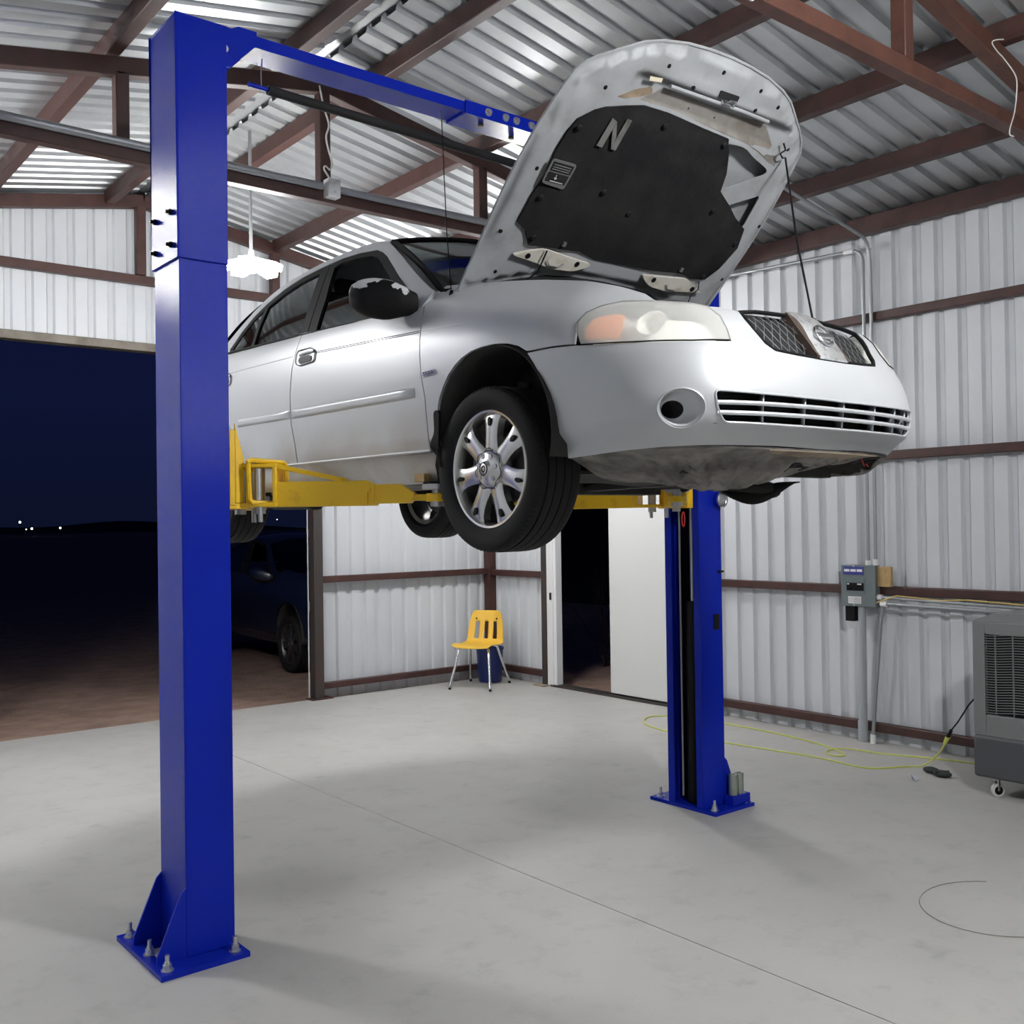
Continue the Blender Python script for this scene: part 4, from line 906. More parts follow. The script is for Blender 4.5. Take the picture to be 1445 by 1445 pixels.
panel('tow_hook_opening', lambda a, t: (lambda p: (p[0], p[1], p[2]-.004))(lf(a, t)), rounded([(-.50,.05),(-.52,.28),(-.72,.26),(-.80,.10),(-.72,.04)], .05), m=M['underdark'], parent=CAR, st=.03, t=.004, outdir=(0, -.5, -1))
panel('shield_slot', lambda a, t: (lambda p: (p[0], p[1], p[2]-.002))(lf(a, t)), [(.02,.30),(-.16,.34),(-.17,.42),(.0,.40)], m=M['dark'], parent=CAR, st=.03, t=.003, outdir=(0, -.5, -1))
panel('lower_valance', lowlip(lambda a: .05, .12), [(-1.2,0),(-.6,0),(-.6,1),(-1.2,1)], m=M['under'], parent=CAR, st=.04, t=.006, outdir=(0, -.5, -1))
# hanging black arm and torn liner on the far side, where the wheel is off
m = MB(); m.tube([LW(p) for p in ((-.18, .02, .17), (-.34, -.08, .165), (-.50, -.15, .15), (-.60, -.22, .13), (-.68, -.20, .13))], .03, 10, rad=[.022, .026, .03, .04, .03])
m.build('control_arm', M['underdark'], CAR)
m = MB()
def liner_fn(i, j):
    t = i; u = -.34-.32*t; v = -.04-.22*t
    return LW((u-.05*j, v-.07*math.sin(PI*j), .165-(.095*math.sin(PI*min(1, t*.95+.08))**1.3)*math.sin(PI*(.1+.8*j))))
m.grid(liner_fn, 16, 8); m.build('torn_liner', M['underdark'], CAR, solid=.006)
m = MB(); m.cyl(LW((-.62, -.02, .24)), LW((-.76, -.02, .24)), .06, 18); m.cyl(LW((-.72, -.02, .24)), LW((-.735, -.02, .24)), .12, 28); m.build('bare_hub', M['discmetal'], CAR)
up('engine_undershield', [(.52,-.20),(.50,.40),(-.50,.40),(-.55,-.30),(-.50,-.66),(-.32,-.62),(-.26,-.48),(0,-.38),(.15,-.26)], lambda u, v: .185-.045*math.exp(-((u-.05)**2+(v+.05)**2)/.05)+.012*math.sin(14*u)*math.cos(9*v), 'underdark')
m = MB()
for s in (-1, 1):
    m.bar(LW((s*.42, -.05, .165)), LW((s*.70, .0, .17)), .09, .03); m.bar(LW((s*.42, .32, .165)), LW((s*.68, .04, .17)), .07, .03)
    m.cyl(LW((s*.30, .0, .215)), LW((s*.72, .0, .205)), .014, 10); m.tube([LW((s*.55, .12, .24)), LW((s*.62, .06, .30)), LW((s*.60, .02, .55))], .03, 10)
m.bar(LW((-.45, .34, .15)), LW((.45, .34, .15)), .12, .05); m.bar(LW((-.45, -.62, .185)), LW((.45, -.62, .185)), .05, .04); m.bar(LW((.0, -.6, .165)), LW((.02, .34, .15)), .06, .03)
m.build('front_subframe', M['underdark'], CAR, bev=.004)
m = MB(); m.tube([LW((.05, .3, .15)), LW((.06, .8, .16)), (LW((.10, 1.6, .155))), LW((.12, 2.3, .17)), LW((.30, 3.0, .2)), LW((.32, 3.5, .21))], .028, 10); m.cyl(LW((.14, 2.6, .19)), LW((.16, 3.1, .2)), .09, 18)
m.build('exhaust_pipe', M['underdark'], CAR)
m = MB(); m.bar(LW((-.68, 2.40, .20)), LW((.68, 2.40, .20)), .09, .07); m.build('rear_axle_beam', M['underdark'], CAR, bev=.006)
# wires hanging below the bumper
MB().tube([LW(p) for p in ((-.42,-.80,.235), (-.44,-.80,.205), (-.47,-.79,.215), (-.50,-.78,.205), (-.52,-.76,.235))], .002, 5).build('hanging_wire', M['redcable'], CAR)
# wheels
def wheel(s, v, hub):
    c = LW((.800, v, hub), s < 0); ax = Vector((-1 if s > 0 else 1, 0, 0))     # ax points outwards
    e1 = Vector((0, 1, 0)); e2 = Vector((0, 0, 1))
    P = lambda r, th, d: c+ax*d+e1*(r*math.cos(th))+e2*(r*math.sin(th))
    m = MB()
    m.lathe([(.226, -.012), (.228, .0), (.222, .008), (.214, .006), (.208, -.006), (.203, -.03), (.199, -.07), (.197, -.16), (.222, -.175), (.226, -.165), (.20, -.15)], c, ax, 64)
    n7 = 7
    for k in range(n7):     # seven spokes with a slot near the rim
        th0 = PI/2+k*2*PI/n7+.05
        prof = [(.055, .042, -.014, .014), (.085, .037, -.008, .011), (.12, .034, -.006, .009), (.155, .036, -.006, .009), (.185, .042, -.008, .008), (.206, .052, -.012, .005)]   # radius, half width, front depth, crown
        nl = 8; vs = []; fs = []
        for (r, hw, d, cr) in prof:
            for i in range(nl+1):
                q = -1+2*i/nl; vs.append(P(math.hypot(r, hw*q), th0+math.atan2(hw*q, r), d+cr*(1-q*q)**.7-.0))
            vs.append(P(math.hypot(r, hw*.9), th0+math.atan2(hw*.9, r), d-.035)); vs.append(P(math.hypot(r, hw*.9), th0-math.atan2(hw*.9, r), d-.035))
        w_ = nl+3
        for a in range(len(prof)-1):
            for i in range(w_): fs.append((a*w_+i, a*w_+(i+1) % w_, (a+1)*w_+(i+1) % w_, (a+1)*w_+i))
        m.add(vs, fs)
    m.cyl(P(0, 0, -.06), P(0, 0, .004), .075, 32)
    wh = m.build('wheel', M['alloy'], CAR, smooth=45)
    for k in range(n7):
        m = MB(); th0 = PI/2+k*2*PI/n7+.05
        pts = [(.180+.017*math.cos(t), .0085*math.sin(t)) for t in [2*PI*i/16 for i in range(16)]]
        fr = [P(math.hypot(x, y), th0+math.atan2(y, x), .0075+.0) for x, y in pts]; m.add(fr+[p-ax*.006 for p in fr], [tuple(range(16))]+[(i, (i+1) % 16, 16+(i+1) % 16, 16+i) for i in range(16)])
        m.build('spoke_slot', M['black'], wh)
    m = MB(); m.lathe([(.0, .030), (.020, .030), (.026, .026), (.030, .018), (.034, .016), (.055, .014), (.072, .006), (.075, -.004)], P(0, 0, 0), ax, 40)
    for k in range(7): m.cyl(P(.052, k*2*PI/7+.3, .010), P(.052, k*2*PI/7+.3, .017), .010, 10)
    m.build('centre_cap', M['alloy'], wh, smooth=50)
    m = MB(); m.tube([P(.074+.006*math.cos(7*t+1.2), t, .0065) for t in [2*PI*i/84 for i in range(85)]], .0016, 5, cap=False)
    m.lathe([(.021, .031), (.023, .032), (.025, .030)], P(0, 0, 0), ax, 30); m.lathe([(.008, .0305), (.010, .032), (.012, .0305)], P(0, 0, 0), ax, 20); m.build('cap_trim', M['cartrim'], wh)
    m = MB(); m.lathe([(.035, -.055), (.14, -.055), (.14, -.075), (.035, -.075)], c, ax, 40, closed=True); m.cyl(P(0, 0, -.2), P(0, 0, -.055), .07, 24); m.bar(P(.10, .2, -.065), P(.15, .2, -.065), .11, .06, up=tuple(ax)); m.build('brake_disc', M['discmetal'], wh)
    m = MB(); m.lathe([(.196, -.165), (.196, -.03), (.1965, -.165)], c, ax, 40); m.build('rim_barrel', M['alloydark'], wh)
    # tyre with grooves; sidewall to r .315
    R = .315
    prof = [(.222, -.172), (.24, -.190), (.275, -.198), (.295, -.193), (.306, -.182)]
    g = [-.170, -.140, -.134, -.103, -.097, -.062, -.056, -.026, -.020, .004]
    for i in range(0, 10, 2):
        a, b = g[i], g[i+1]; ra = R-.0015 if 0 < i < 8 else R-.004
        prof += [(ra-.0, a), (R-.0005 if i in (2, 4, 6) else R-.002, (a+b)/2), (ra, b)]
        if i < 8: prof += [(R-.009, b+.0004), (R-.009, g[i+2]-.0004)]
    prof += [(.307, .014), (.298, .022), (.278, .026), (.25, .020), (.236, .012), (.230, .006), (.222, .0)]
    m = MB(); m.lathe(prof, c, ax, 96)
    ty = m.build('tyre', M['rubber'], wh, smooth=32)
    m = MB()
    for k in range(90):
        t0 = 2*PI*k/90
        for d0, d1, sk in ((.003, .0165, 0), (-.186, -.170, 0)):
            a = [P(.3155 if d0 > -.1 else .312, t0, d0), P(.3035 if d0 > -.1 else .304, t0+.012, d1 if d0 > -.1 else d0)]
            m.bar(P(.3125, t0, .002), P(.301, t0+.02, .0205), .0035, .003) if d0 > 0 else None
    m.build('tread_blocks', M['black'], ty)
    return wh
wheel(1, 0.0, .205)
for s in (1, -1): wheel(s, 2.535, .225)      # the far front wheel is off the car
# antenna
m = MB(); b = LW((.715, .345, .925)); m.tube([b, b+Vector((.0, .03, .30)), b+Vector((.0, .055, .79))], .0022, 6)
an = m.build('antenna', M['black'], CAR)
m = MB(); m.cyl(b+Vector((-.012, -.005, -.045)), b+Vector((0, .0, .03)), .018, 12, r2=.007); m.build('antenna_base', M['black'], an)

# ---- hood, open
TH = math.radians(45); HV, HW = .30, .95
e_ = (-math.cos(TH), math.sin(TH)); n_ = (math.sin(TH), math.cos(TH))
def HP_(u, q, d): return (u, HV+e_[0]*q+n_[0]*d, HW+e_[1]*q+n_[1]*d)       # d>0: outer (upper) side
half = [(.715,.0),(.72,.15),(.727,.30),(.732,.45),(.728,.60),(.715,.74),(.695,.86),(.675,.945),(.640,.990),(.585,1.030),(.52,1.070),(.44,1.118),(.36,1.146),(.24,1.170),(.12,1.181),(0,1.184)]
rear = [(-.62,.038),(-.50,.085),(-.41,.112),(-.32,.137),(-.20,.152),(0,.158),(.20,.152),(.32,.137),(.41,.112),(.50,.085),(.62,.038)]
HO = half+[(-u, q) for u, q in reversed(half[:-1])]+rear
def crown(u, q): return .008+.014*(1-(u/.74)**2)*sstep(-.1, .5, q)*sstep(1.25, .75, q)
HOs = HO
def hskin(u, q):
    e = pdist((u, q), HOs) if inpoly((u, q), HOs) else 0
    return HP_(u, q, .006+(crown(u, q)+.012)*sstep(0, .10, e))
def hframe(u, q):
    e = pdist((u, q), HOs) if inpoly((u, q), HOs) else 0
    d = .0-.020*sstep(.018, .04, e)
    # recess step behind the latch band, and stamped hollows
    d += .026*sstep(.905, .935, q)*sstep(1.028, 1.012, q+.10*abs(u+.05)**1.5*0)*sstep(.50, .40, abs(u+.06))
    d += .010*math.exp(-((abs(u)-.60)**2+(q-.93)**2)/.002)+.008*math.exp(-((u-.1)**2/.01+(q-1.10)**2/.0006))+.008*math.exp(-((u+.30)**2/.006+(q-1.06)**2/.001))
    d -= .012*sstep(.012, .03, .06-abs(abs(u)-.67)) * sstep(.2, .3, q)*sstep(.8, .7, q)
    return HP_(u, q, d)
hood = panel('hood', hskin, HO, m=M['hoodsilver'], parent=CAR, st=.045, t=.002, outdir=(0, .7, .7))
H1 = rounded([(-.205,.885),(-.315,.893),(-.40,.866),(-.52,.838),(-.530,.818),(-.34,.700),(-.30,.75)], .025)
H2 = rounded([(-.425,.640),(-.578,.722),(-.594,.560),(-.55,.575)], .02)
mirp = lambda P: [(-u, q) for u, q in reversed(P)]
fr = panel('hood_frame', hframe, HO, [H1, H2, mirp(H1), mirp(H2)], m=M['hoodsilver'], parent=hood, st=.028, t=.003, outdir=(0, -.7, -.7))
LIN = [(.582,.793),(.525,.845),(.485,.867),(.40,.895),(.315,.918),(.177,.921),(-.043,.910),(-.190,.906),(-.205,.885),(-.235,.856),(-.294,.771),(-.325,.690),(-.42,.645),(-.50,.60),(-.594,.561),(-.63,.466),(-.604,.346),(-.56,.28),(-.50,.272),(-.46,.268),(-.413,.279),(-.36,.285),(-.27,.276),(-.2,.270),(.034,.262),(.15,.262),(.25,.285),(.373,.277),(.44,.275),(.515,.267),(.545,.30),(.562,.323),(.621,.350),(.617,.469),(.601,.564),(.609,.666),(.60,.74)]
lin = panel('hood_liner', lambda u, q: HP_(u, q, -.030-.010*sstep(0, .05, pdist((u, q), LIN) if inpoly((u, q), LIN) else 0)+.005*math.sin(9*u+1)*math.sin(8*q)), LIN, m=M['liner'], parent=hood, st=.05, t=.008, outdir=(0, -.7, -.7))
def flat(name, P, m_, par, d=-.042, t=.003, holes=(), st=.05): return panel(name, lambda u, q: HP_(u, q, d), P, holes, m=M[m_] if isinstance(m_, str) else m_, parent=par, st=st, t=t, outdir=(0, -.7, -.7))
greyfelt = mat('pale_worn_felt', (.135, .132, .125), .9, var=(20, (.07, .07, .066), .45, .7))
wm_ = flat('worn_mark', [(.456,.728),(.426,.727),(.420,.835),(.448,.843)], greyfelt, lin, d=-.048)
for q_ in ([(.383,.731),(.357,.731),(.354,.856),(.380,.856)], [(.420,.800),(.420,.835),(.383,.775),(.383,.735)]): flat('worn_mark', q_, greyfelt, lin, d=-.048)
st_ = flat('caution_sticker', rounded([(.616,.636),(.494,.636),(.499,.528),(.616,.534)], .015), mat('grey_sticker', (.115, .115, .115), .5), lin, d=-.046)
for P_, mm in (([(.607,.626),(.505,.626),(.506,.590),(.607,.590)], 'cartrim'), ([(.607,.584),(.506,.584),(.508,.546),(.607,.546)], 'liner')): flat('sticker_print', P_, mm, st_, d=-.0475, t=.001)
for y0 in (.618, .608, .599): flat('sticker_text', [(.60,y0),(.515,y0),(.515,y0-.0035),(.60,y0-.0035)], mat('pale_print', (.16, .16, .16), .6), st_, d=-.0485, t=.0006)
flat('sticker_text', [(.585,.552),(.52,.552),(.52,.549),(.585,.549)], 'offwhite', st_, d=-.0485, t=.0006)
m = MB(); m.tube([LW(HP_(.566, q, -.049)) for q in (.578, .562)], .0016, 5); m.tube([LW(HP_(.572, .567, -.049)), LW(HP_(.566, .560, -.049)), LW(HP_(.560, .567, -.049))], .0016, 5); m.build('sticker_arrow', M['offwhite'], st_)
for (u, q) in ((.569,.77),(.181,.874),(-.331,.607),(-.582,.489),(-.514,.30),(.581,.476),(.520,.310),(-.174,.881),(.30,.56),(.12,.50)):
    m = MB(); c = LW(HP_(u, q, -.045)); nn = LW(HP_(u, q, -1))-LW(HP_(u, q, 0)); m.lathe([(0, .004), (.008, .004), (.012, .002), (.013, 0)], c, nn, 14); m.build('liner_clip', M['cartrim'], lin)
for (u, q) in ((.524,.929),(.293,1.077),(.019,1.128),(-.22,1.118),(-.367,1.085),(-.576,.943),(-.677,.591),(-.487,.207),(.655,.577),(.124,1.037),(-.258,1.042),(.068,.955),(-.088,.956),(.677,.30),(-.66,.30),(.60,.12)):
    d = hframe(u, q); rr = .0085 if q > 1.0 or abs(u) > .4 else .005
    m = MB(); c = LW(d); nn = LW(HP_(u, q, -1))-LW(HP_(u, q, 0)); m.lathe([(0, .0025), (rr*.6, .0025), (rr, .001), (rr, -.004)], c, nn, 14); m.build('dark_hole_disc', M['black'], fr)  # black disc standing in for the darkness of a drain hole
def onframe(u, q):
    p = hframe(u, q); return (p[0], p[1]-n_[0]*.0015, p[2]-n_[1]*.0015)
panel('shaded_dirty_band', onframe, [(.23,1.010),(-.02,1.014),(-.355,1.018),(-.44,.965),(-.53,.90),(-.55,.86),(-.50,.868),(-.40,.895),(-.30,.912),(-.19,.915),(.0,.922),(.16,.930),(.26,.925),(.33,.925),(.27,.965)], m=mat('dirt_and_shade_grey', (.20, .19, .175), .6, var=(7, (.12, .10, .08), .4, .65)), parent=fr, st=.025, t=.002, outdir=(0, -.7, -.7))  # band colour holds both real dirt and the shadow of the recess
panel('brown_stain', onframe, rounded([(.46,.912),(.40,.945),(.33,.968),(.30,.985),(.275,.962),(.34,.928)], .02), m=mat('brown_stain', (.20, .15, .10), .7), parent=fr, st=.02, t=.001, outdir=(0, -.7, -.7))
MB().tube([LW(HP_(u, q, -.022)) for u, q in ((.24,1.013),(.0,1.018),(-.2,1.022),(-.355,1.020))], .008, 8).build('band_edge', M['hoodsilver'], fr)
flat('label', [(.355,1.021),(.293,1.030),(.290,1.014),(.350,1.005)], mat('cream_label', (.62, .56, .42), .6), fr, d=-.0225, t=.001)
m = MB(); 
lat = flat('latch_opening', rounded([(-.012,1.066),(-.128,1.070),(-.130,1.042),(-.020,1.036)], .008), 'dark', fr, d=-.0225, t=.002)
m.tube([LW(HP_(*p)) for p in ((-.045,1.034,-.022), (-.05,1.030,-.045), (-.055,1.048,-.055), (-.088,1.052,-.055), (-.098,1.030,-.045), (-.095,1.030,-.022))], .004, 8); m.build('latch_striker', M['chrome'], lat)
for mirr in (1, -1):
    pl = rounded([(.505,.245),(.43,.268),(.30,.255),(.155,.243),(.18,.222),(.236,.196),(.348,.188),(.471,.205),(.575,.215)], .02)
    if mirr < 0: pl = mirp(pl)
    hg = flat('hinge_reinforcement', pl, mat('bare_dusty_primer', (.52, .50, .44), .5, var=(15, (.36, .30, .20), .5, .72)), fr, d=-.040, t=.014)
    for (u, q) in ((.235,.232),(.50,.225)):
        m = MB(); c = LW(HP_(u*mirr, q, -.041)); nn = LW(HP_(0, 0, -1))-LW(HP_(0, 0, 0)); m.lathe([(0, .001), (.012, .001), (.013, -.002)], c, nn, 14); m.build('hinge_hole', M['black'], hg)
    m = MB(); m.tube([LW(HP_(.36*mirr+x, .225+y, -.046)) for x, y in ((.04, .0), (.02, -.02), (-.03, -.02), (-.05, .0))], .003, 6); m.build('hinge_wire', M['steel'], hg)
    m = MB(); m.bar(LW(HP_(.357*mirr, .300, -.044)), LW(HP_(.357*mirr, .318, -.044)), .016, .008); m.build('liner_bracket', M['steel'], fr)
    m = MB(); m.bar(LW((.69*mirr, .30, .94)), LW((.68*mirr, .36, .96)), .03, .008); m.bar(LW((.69*mirr, .27, .99)), LW((.69*mirr, .33, .93)), .03, .01); m.build('hood_hinge', M['hoodsilver'], hood)
MB().tube([LW(HP_(u, q-.012, .004)) for u, q in reversed(rear)], .013, 8).build('hood_rear_seal', M['rubber'], hood)
m = MB(); m.tube([LW(HP_(.43, .27, -.05)), LW(HP_(.43, .17, -.06)), LW((.46, .22, .99))], .0035, 6); m.build('washer_hose', M['cartrim'], hood)
m = MB(); m.tube([LW(HP_(-.50, .275, -.05)), LW(HP_(-.515, .24, -.06)), LW(HP_(-.50, .20, -.055)), LW(HP_(-.52, .14, -.05))], .0025, 6); m.build('washer_hose', M['cartrim'], hood)
MB().tube([LW(HP_(u, q, .0)) for u, q in dens([(half+[(-u, q) for u, q in reversed(half[:-1])])[k] for k in range(len(half)*2-1)], .04)[:-35]], .006, 6).build('hood_hem', M['hoodsilver'], hood)
# prop rod
top = Vector(LW(HP_(-.565, .912, -.035))); bot = LW((-.06, -.835, .735)); mid = top.lerp(bot, .52)+Vector((-.015, 0, -.01))
m = MB(); m.tube([LW(HP_(-.507, .965, -.03)), LW(HP_(-.525, .945, -.045)), LW(HP_(-.50, .925, -.05)), LW(HP_(-.53, .912, -.05)), top, top.lerp(mid, .5), mid, mid.lerp(bot, .5), bot], .0042, 7); m.build('prop_rod', M['black'], CAR)
# radiator support behind the grille top
m = MB(); m.grid(lambda i, j: LW((-.62+1.24*i, -.80+.16*(2*i-1)**2+.14*j, .712+.0*j)), 16, 2); m.build('radiator_support', M['black'], CAR, solid=.02)
# ---------------------------------------------------------------- yellow chair
ch = thing('school_chair', 'yellow plastic school chair with chrome legs in the back corner', 'chair', (6.42, 8.46, 0))
fr_ = Vector((-.86, -.51, 0)).normalized(); rt = Vector((-fr_.y, fr_.x, 0))*-1
C0 = Vector((6.42, 8.47, 0))
def CP(x, y, z): return C0+rt*x+fr_*y+Vector((0, 0, z))        # x right, y towards the front, z up
prof = [(.245,.420),(.235,.440),(.18,.449),(.08,.440),(-.02,.430),(-.10,.432),(-.145,.447),(-.172,.480),(-.188,.53),(-.205,.60),(-.222,.68),(-.235,.745),(-.243,.775)]
def shell(i, k, up=0):
    t = i*(len(prof)-1); a = min(int(t), len(prof)-2); f = t-a; y = prof[a][0]*(1-f)+prof[a+1][0]*f; z = prof[a][1]*(1-f)+prof[a+1][1]*f
    wdt = pchip([0,.12,.4,.58,.75,.9,1], [.19,.22,.22,.205,.195,.168,.135])(i); x = (2*k-1)*wdt
    bow = abs(2*k-1)**3*.022; y += bow*sstep(.45, .7, i)*1.0; z += bow*.6*sstep(.6, .4, i)
    return CP(x, y, z)
NU, NV = 48, 27; m = MB()
vs = [shell(i/NU, j/NV) for i in range(NU+1) for j in range(NV+1)]; fs = []
slots = ((5, 8), (12, 15), (19, 22))
for i in range(NU):
    for j in range(NV):
        if 28 <= i <= 38 and any(a <= j < b for a, b in slots): continue
        fs.append((i*(NV+1)+j, (i+1)*(NV+1)+j, (i+1)*(NV+1)+j+1, i*(NV+1)+j+1))
m.add(vs, fs); sh_ = m.build('seat_shell', M['chairplastic'], ch, solid=.008, fix=False)
for x in (-.115, .115):
    p = CP(x, -.212, .69); MB().cyl(p, p+fr_*.006, .009, 10).build('rivet', M['black'], sh_)
for x, y, fx, fy in ((-.16, .15, -.225, .285), (.16, .15, .225, .285), (-.15, -.10, -.225, -.285), (.15, -.10, .225, -.285)):
    m = MB(); m.tube([CP(x*.55, y, .425), CP(x*.9, y+.0, .424), CP(x*1.02, y+(fy-y)*.08, .405), CP(x+(fx-x)*.5, y+(fy-y)*.5, .21), CP(fx, fy, .02)], .013, 10); lg = m.build('leg', M['chrome'], ch)
    MB().cyl(CP(fx, fy, 0), CP(fx+(x-fx)*.06, fy+(y-fy)*.06, .025), .014, 10).build('foot_cap', M['rubber'], lg)
# blue bucket
bk = MB().lathe([(0, .004), (.118, .004), (.122, .012), (.145, .345), (.152, .347), (.152, .372), (.146, .372), (.138, .34), (.118, .02), (0, .02)], (6.70, 8.66, 0), (0, 0, 1), 36)
bu = bk.build('bucket', M['bucket']); tag(bu, 'dark blue plastic bucket standing behind the yellow chair', 'bucket')
MB().tube([(6.70+.15*math.cos(t), 8.66+.15*math.sin(t)*.9, .34-.13*math.sin(t)*0-.10*max(0, math.sin(t))) for t in [PI*k/14-PI*.75 for k in range(15)]], .003, 6).build('bail_handle', M['steel'], bu)

# ---------------------------------------------------------------- breaker panel and conduits
bp = thing('breaker_panel', 'grey breaker panel with blue label mounted on the right wall', 'electrical panel', (6.9, 4.325, 1.19))
m = MB().box(6.89, 4.18, 1.03, 6.955, 4.47, 1.345).build('enclosure', M['boxgrey'], bp, bev=.004)
def onp(name, y0, y1, z0, z1, mm, d=.002, par=bp): return MB().box(6.89-d, y0, z0, 6.891, y1, z1).build(name, M[mm], par)
lb = onp('blue_label', 4.275, 4.45, 1.27, 1.333, 'labelblue')
for k in range(3): MB().box(6.8865, 4.287+k*.054, 1.294, 6.8885, 4.332+k*.054, 1.313).build('label_box', M['labelwhite'], lb)
wn = onp('breaker_window', 4.27, 4.425, 1.13, 1.25, 'boxgrey', .004); MB().box(6.884, 4.275, 1.15, 6.8865, 4.42, 1.21).build('breaker_bay', M['black'], wn)
for k in range(6): MB().box(6.879, 4.284+k*.022, 1.165, 6.886, 4.297+k*.022, 1.188+.006*(k % 2)).build('breaker_switch', M['cartrim'], wn)
for y, wd_ in ((4.405, .016), (4.31, .034)): MB().box(6.882, y-wd_/2, 1.196, 6.8845, y+wd_/2, 1.205).build('breaker_tag', M['labelwhite'], wn)
wl_ = onp('white_label', 4.30, 4.41, 1.052, 1.106, 'labelwhite')
for k in range(5): MB().box(6.887, 4.305, 1.058+k*.009, 6.8885, 4.36+.045*(k % 2), 1.061+k*.009).build('label_text', M['boxgrey'], wl_)
for z in (1.338, 1.042): MB().cyl((6.885, 4.36, z), (6.892, 4.36, z), .006, 10).build('cover_screw', M['zinc'], bp)
MB().box(6.90, 4.365, .915, 6.96, 4.445, 1.031).build('terminal_box', M['black'], bp, bev=.004)
o = MB().box(6.925, 4.075, 1.185, 6.957, 4.19, 1.335).build('backing_board', M['wood'], bev=.002); tag(o, 'bare wood board behind the right edge of the breaker panel', 'board')
def pipe(name, pts, r, mm, lab, cat='conduit', group='wall conduits', fit=()):
    P = [Vector(p) for p in pts]; out = [P[0]]
    for i in range(1, len(P)-1):
        a, b = P[i-1]-P[i], P[i+1]-P[i]; q = min(.10, a.length*.45, b.length*.45)
        for k in range(6): t = k/5; out.append((P[i]+a.normalized()*q)*(1-t)**2+P[i]*2*t*(1-t)+(P[i]+b.normalized()*q)*t*t)
    out.append(P[-1]); o = MB().tube(out, r, 10).build(name, M[mm]); tag(o, lab, cat, group)
    for a, b, rr in fit: MB().cyl(a, b, rr, 12).build('conduit_fitting', M['labelwhite'], o)
    return o
pipe('conduit', [(6.935, 5.66, 3.80), (6.935, 4.262, 3.745), (6.935, 4.262, 1.36)], .013, 'conduit', 'bent grey conduit running along the right wall top, then down to the panel', fit=[((6.935, 4.42, 3.751), (6.935, 4.34, 3.748), .020), ((6.935, 4.262, 1.342), (6.935, 4.262, 1.38), .020)])
pipe('conduit', [(5.70, 4.20, 4.02), (6.90, 4.20, 3.80), (6.935, 4.20, 3.60), (6.935, 4.20, 1.36)], .013, 'conduit', 'grey conduit dropping from the roof purlin to the top of the panel', fit=[((6.925, 4.20, 3.79), (6.925, 4.20, 3.73), .022), ((6.935, 4.20, 1.342), (6.935, 4.20, 1.39), .020)])
pipe('conduit', [(6.94, 4.325, 1.029), (6.94, 4.335, .0)], .030, 'pvc', 'thick grey pipe from the bottom of the panel into the floor')
MB_o = MB().cyl((6.94, 4.335, 0), (6.94, 4.335, .16), .037, 16).build('pipe_collar', M['pvc']); tag(MB_o, 'wide grey collar at the foot of the thick pipe', 'pipe collar')
pipe('conduit', [(6.92, 4.135, 1.05), (6.925, 4.16, .93), (6.93, 4.25, .02)], .013, 'conduit', 'thin grey conduit slanting from beside the panel to the floor', fit=[((6.93, 4.248, .0), (6.93, 4.243, .07), .020)])
pipe('conduit', [(6.925, 4.19, 1.105), (6.925, 3.9, 1.10), (6.93, 2.2, 1.06)], .013, 'conduit', 'upper grey conduit running right from the panel behind the cooler', fit=[((6.925, 4.185, 1.105), (6.925, 4.145, 1.105), .022)])
pipe('conduit', [(6.915, 4.125, 1.06), (6.92, 3.8, 1.055), (6.925, 2.2, 1.03)], .013, 'conduit', 'lower grey conduit running right towards the cooler', fit=[((6.915, 4.15, 1.06), (6.915, 4.10, 1.058), .022)])
o = MB().tube([(6.90, 4.18, 1.065), (6.90, 4.12, 1.09), (6.905, 4.02, 1.125), (6.91, 3.9, 1.118), (6.92, 3.7, 1.105), (6.92, 3.5, 1.118), (6.915, 3.3, 1.112), (6.92, 3.0, 1.10)], .005, 6).build('yellow_wire', mat('yellow_wire', (.62, .45, .12), .5)); tag(o, 'thin yellow wire looped along the conduits beside the panel', 'wire')

# ---------------------------------------------------------------- evaporative cooler
cl = thing('evaporative_cooler', 'grey wheeled evaporative cooler with louvred front by the right wall', 'air cooler', (6.45, 2.50, 0))
Y0, Y1, X0, X1 = 1.85, 3.055, 6.10, 6.74
m = MB(); P_ = [(Y0,.37),(Y1-.004,.37),(Y1,.42),(Y1+.012,1.03),(Y1-.01,1.075),(Y0,1.075)]
gy0, gy1, gz0, gz1 = Y0+.12, Y1-.075, .50, .985
# shell as pieces around the louvre opening
m.box(X0+.04, Y0, .37, X1, Y1, 1.06); m.box(X0, gy1, .37, X0+.04, Y1, 1.06); m.box(X0, Y0, .37, X0+.04, gy0, 1.06); m.box(X0, gy0, .37, X0+.04, gy1, gz0); m.box(X0, gy0, gz1, X0+.04, gy1, 1.06)
body = m.build('housing', M['cooler'], cl, bev=.006)
m = MB(); m.add([(X0-.002, Y0, 1.06), (X0-.002, Y1+.003, 1.06), (X1, Y1+.003, 1.06), (X1, Y0, 1.06), (X0+.10, Y0+.1, 1.105), (X0+.10, Y1-.08, 1.105), (X1-.08, Y1-.08, 1.105), (X1-.08, Y0+.1, 1.105)], [(0,1,5,4),(1,2,6,5),(2,3,7,6),(3,0,4,7),(4,5,6,7),(3,2,1,0)]); m.build('top_cover', M['cooler'], cl, bev=.01)
m = MB(); m.box(X0-.008, Y0, .115, X1, Y1+.004, .372); m.build('water_tank', M['coolerdark'], cl, bev=.02)
MB().box(X0+.034, gy0, gz0, X0+.039, gy1, gz1).build('louvre_backing', M['dark'], cl)
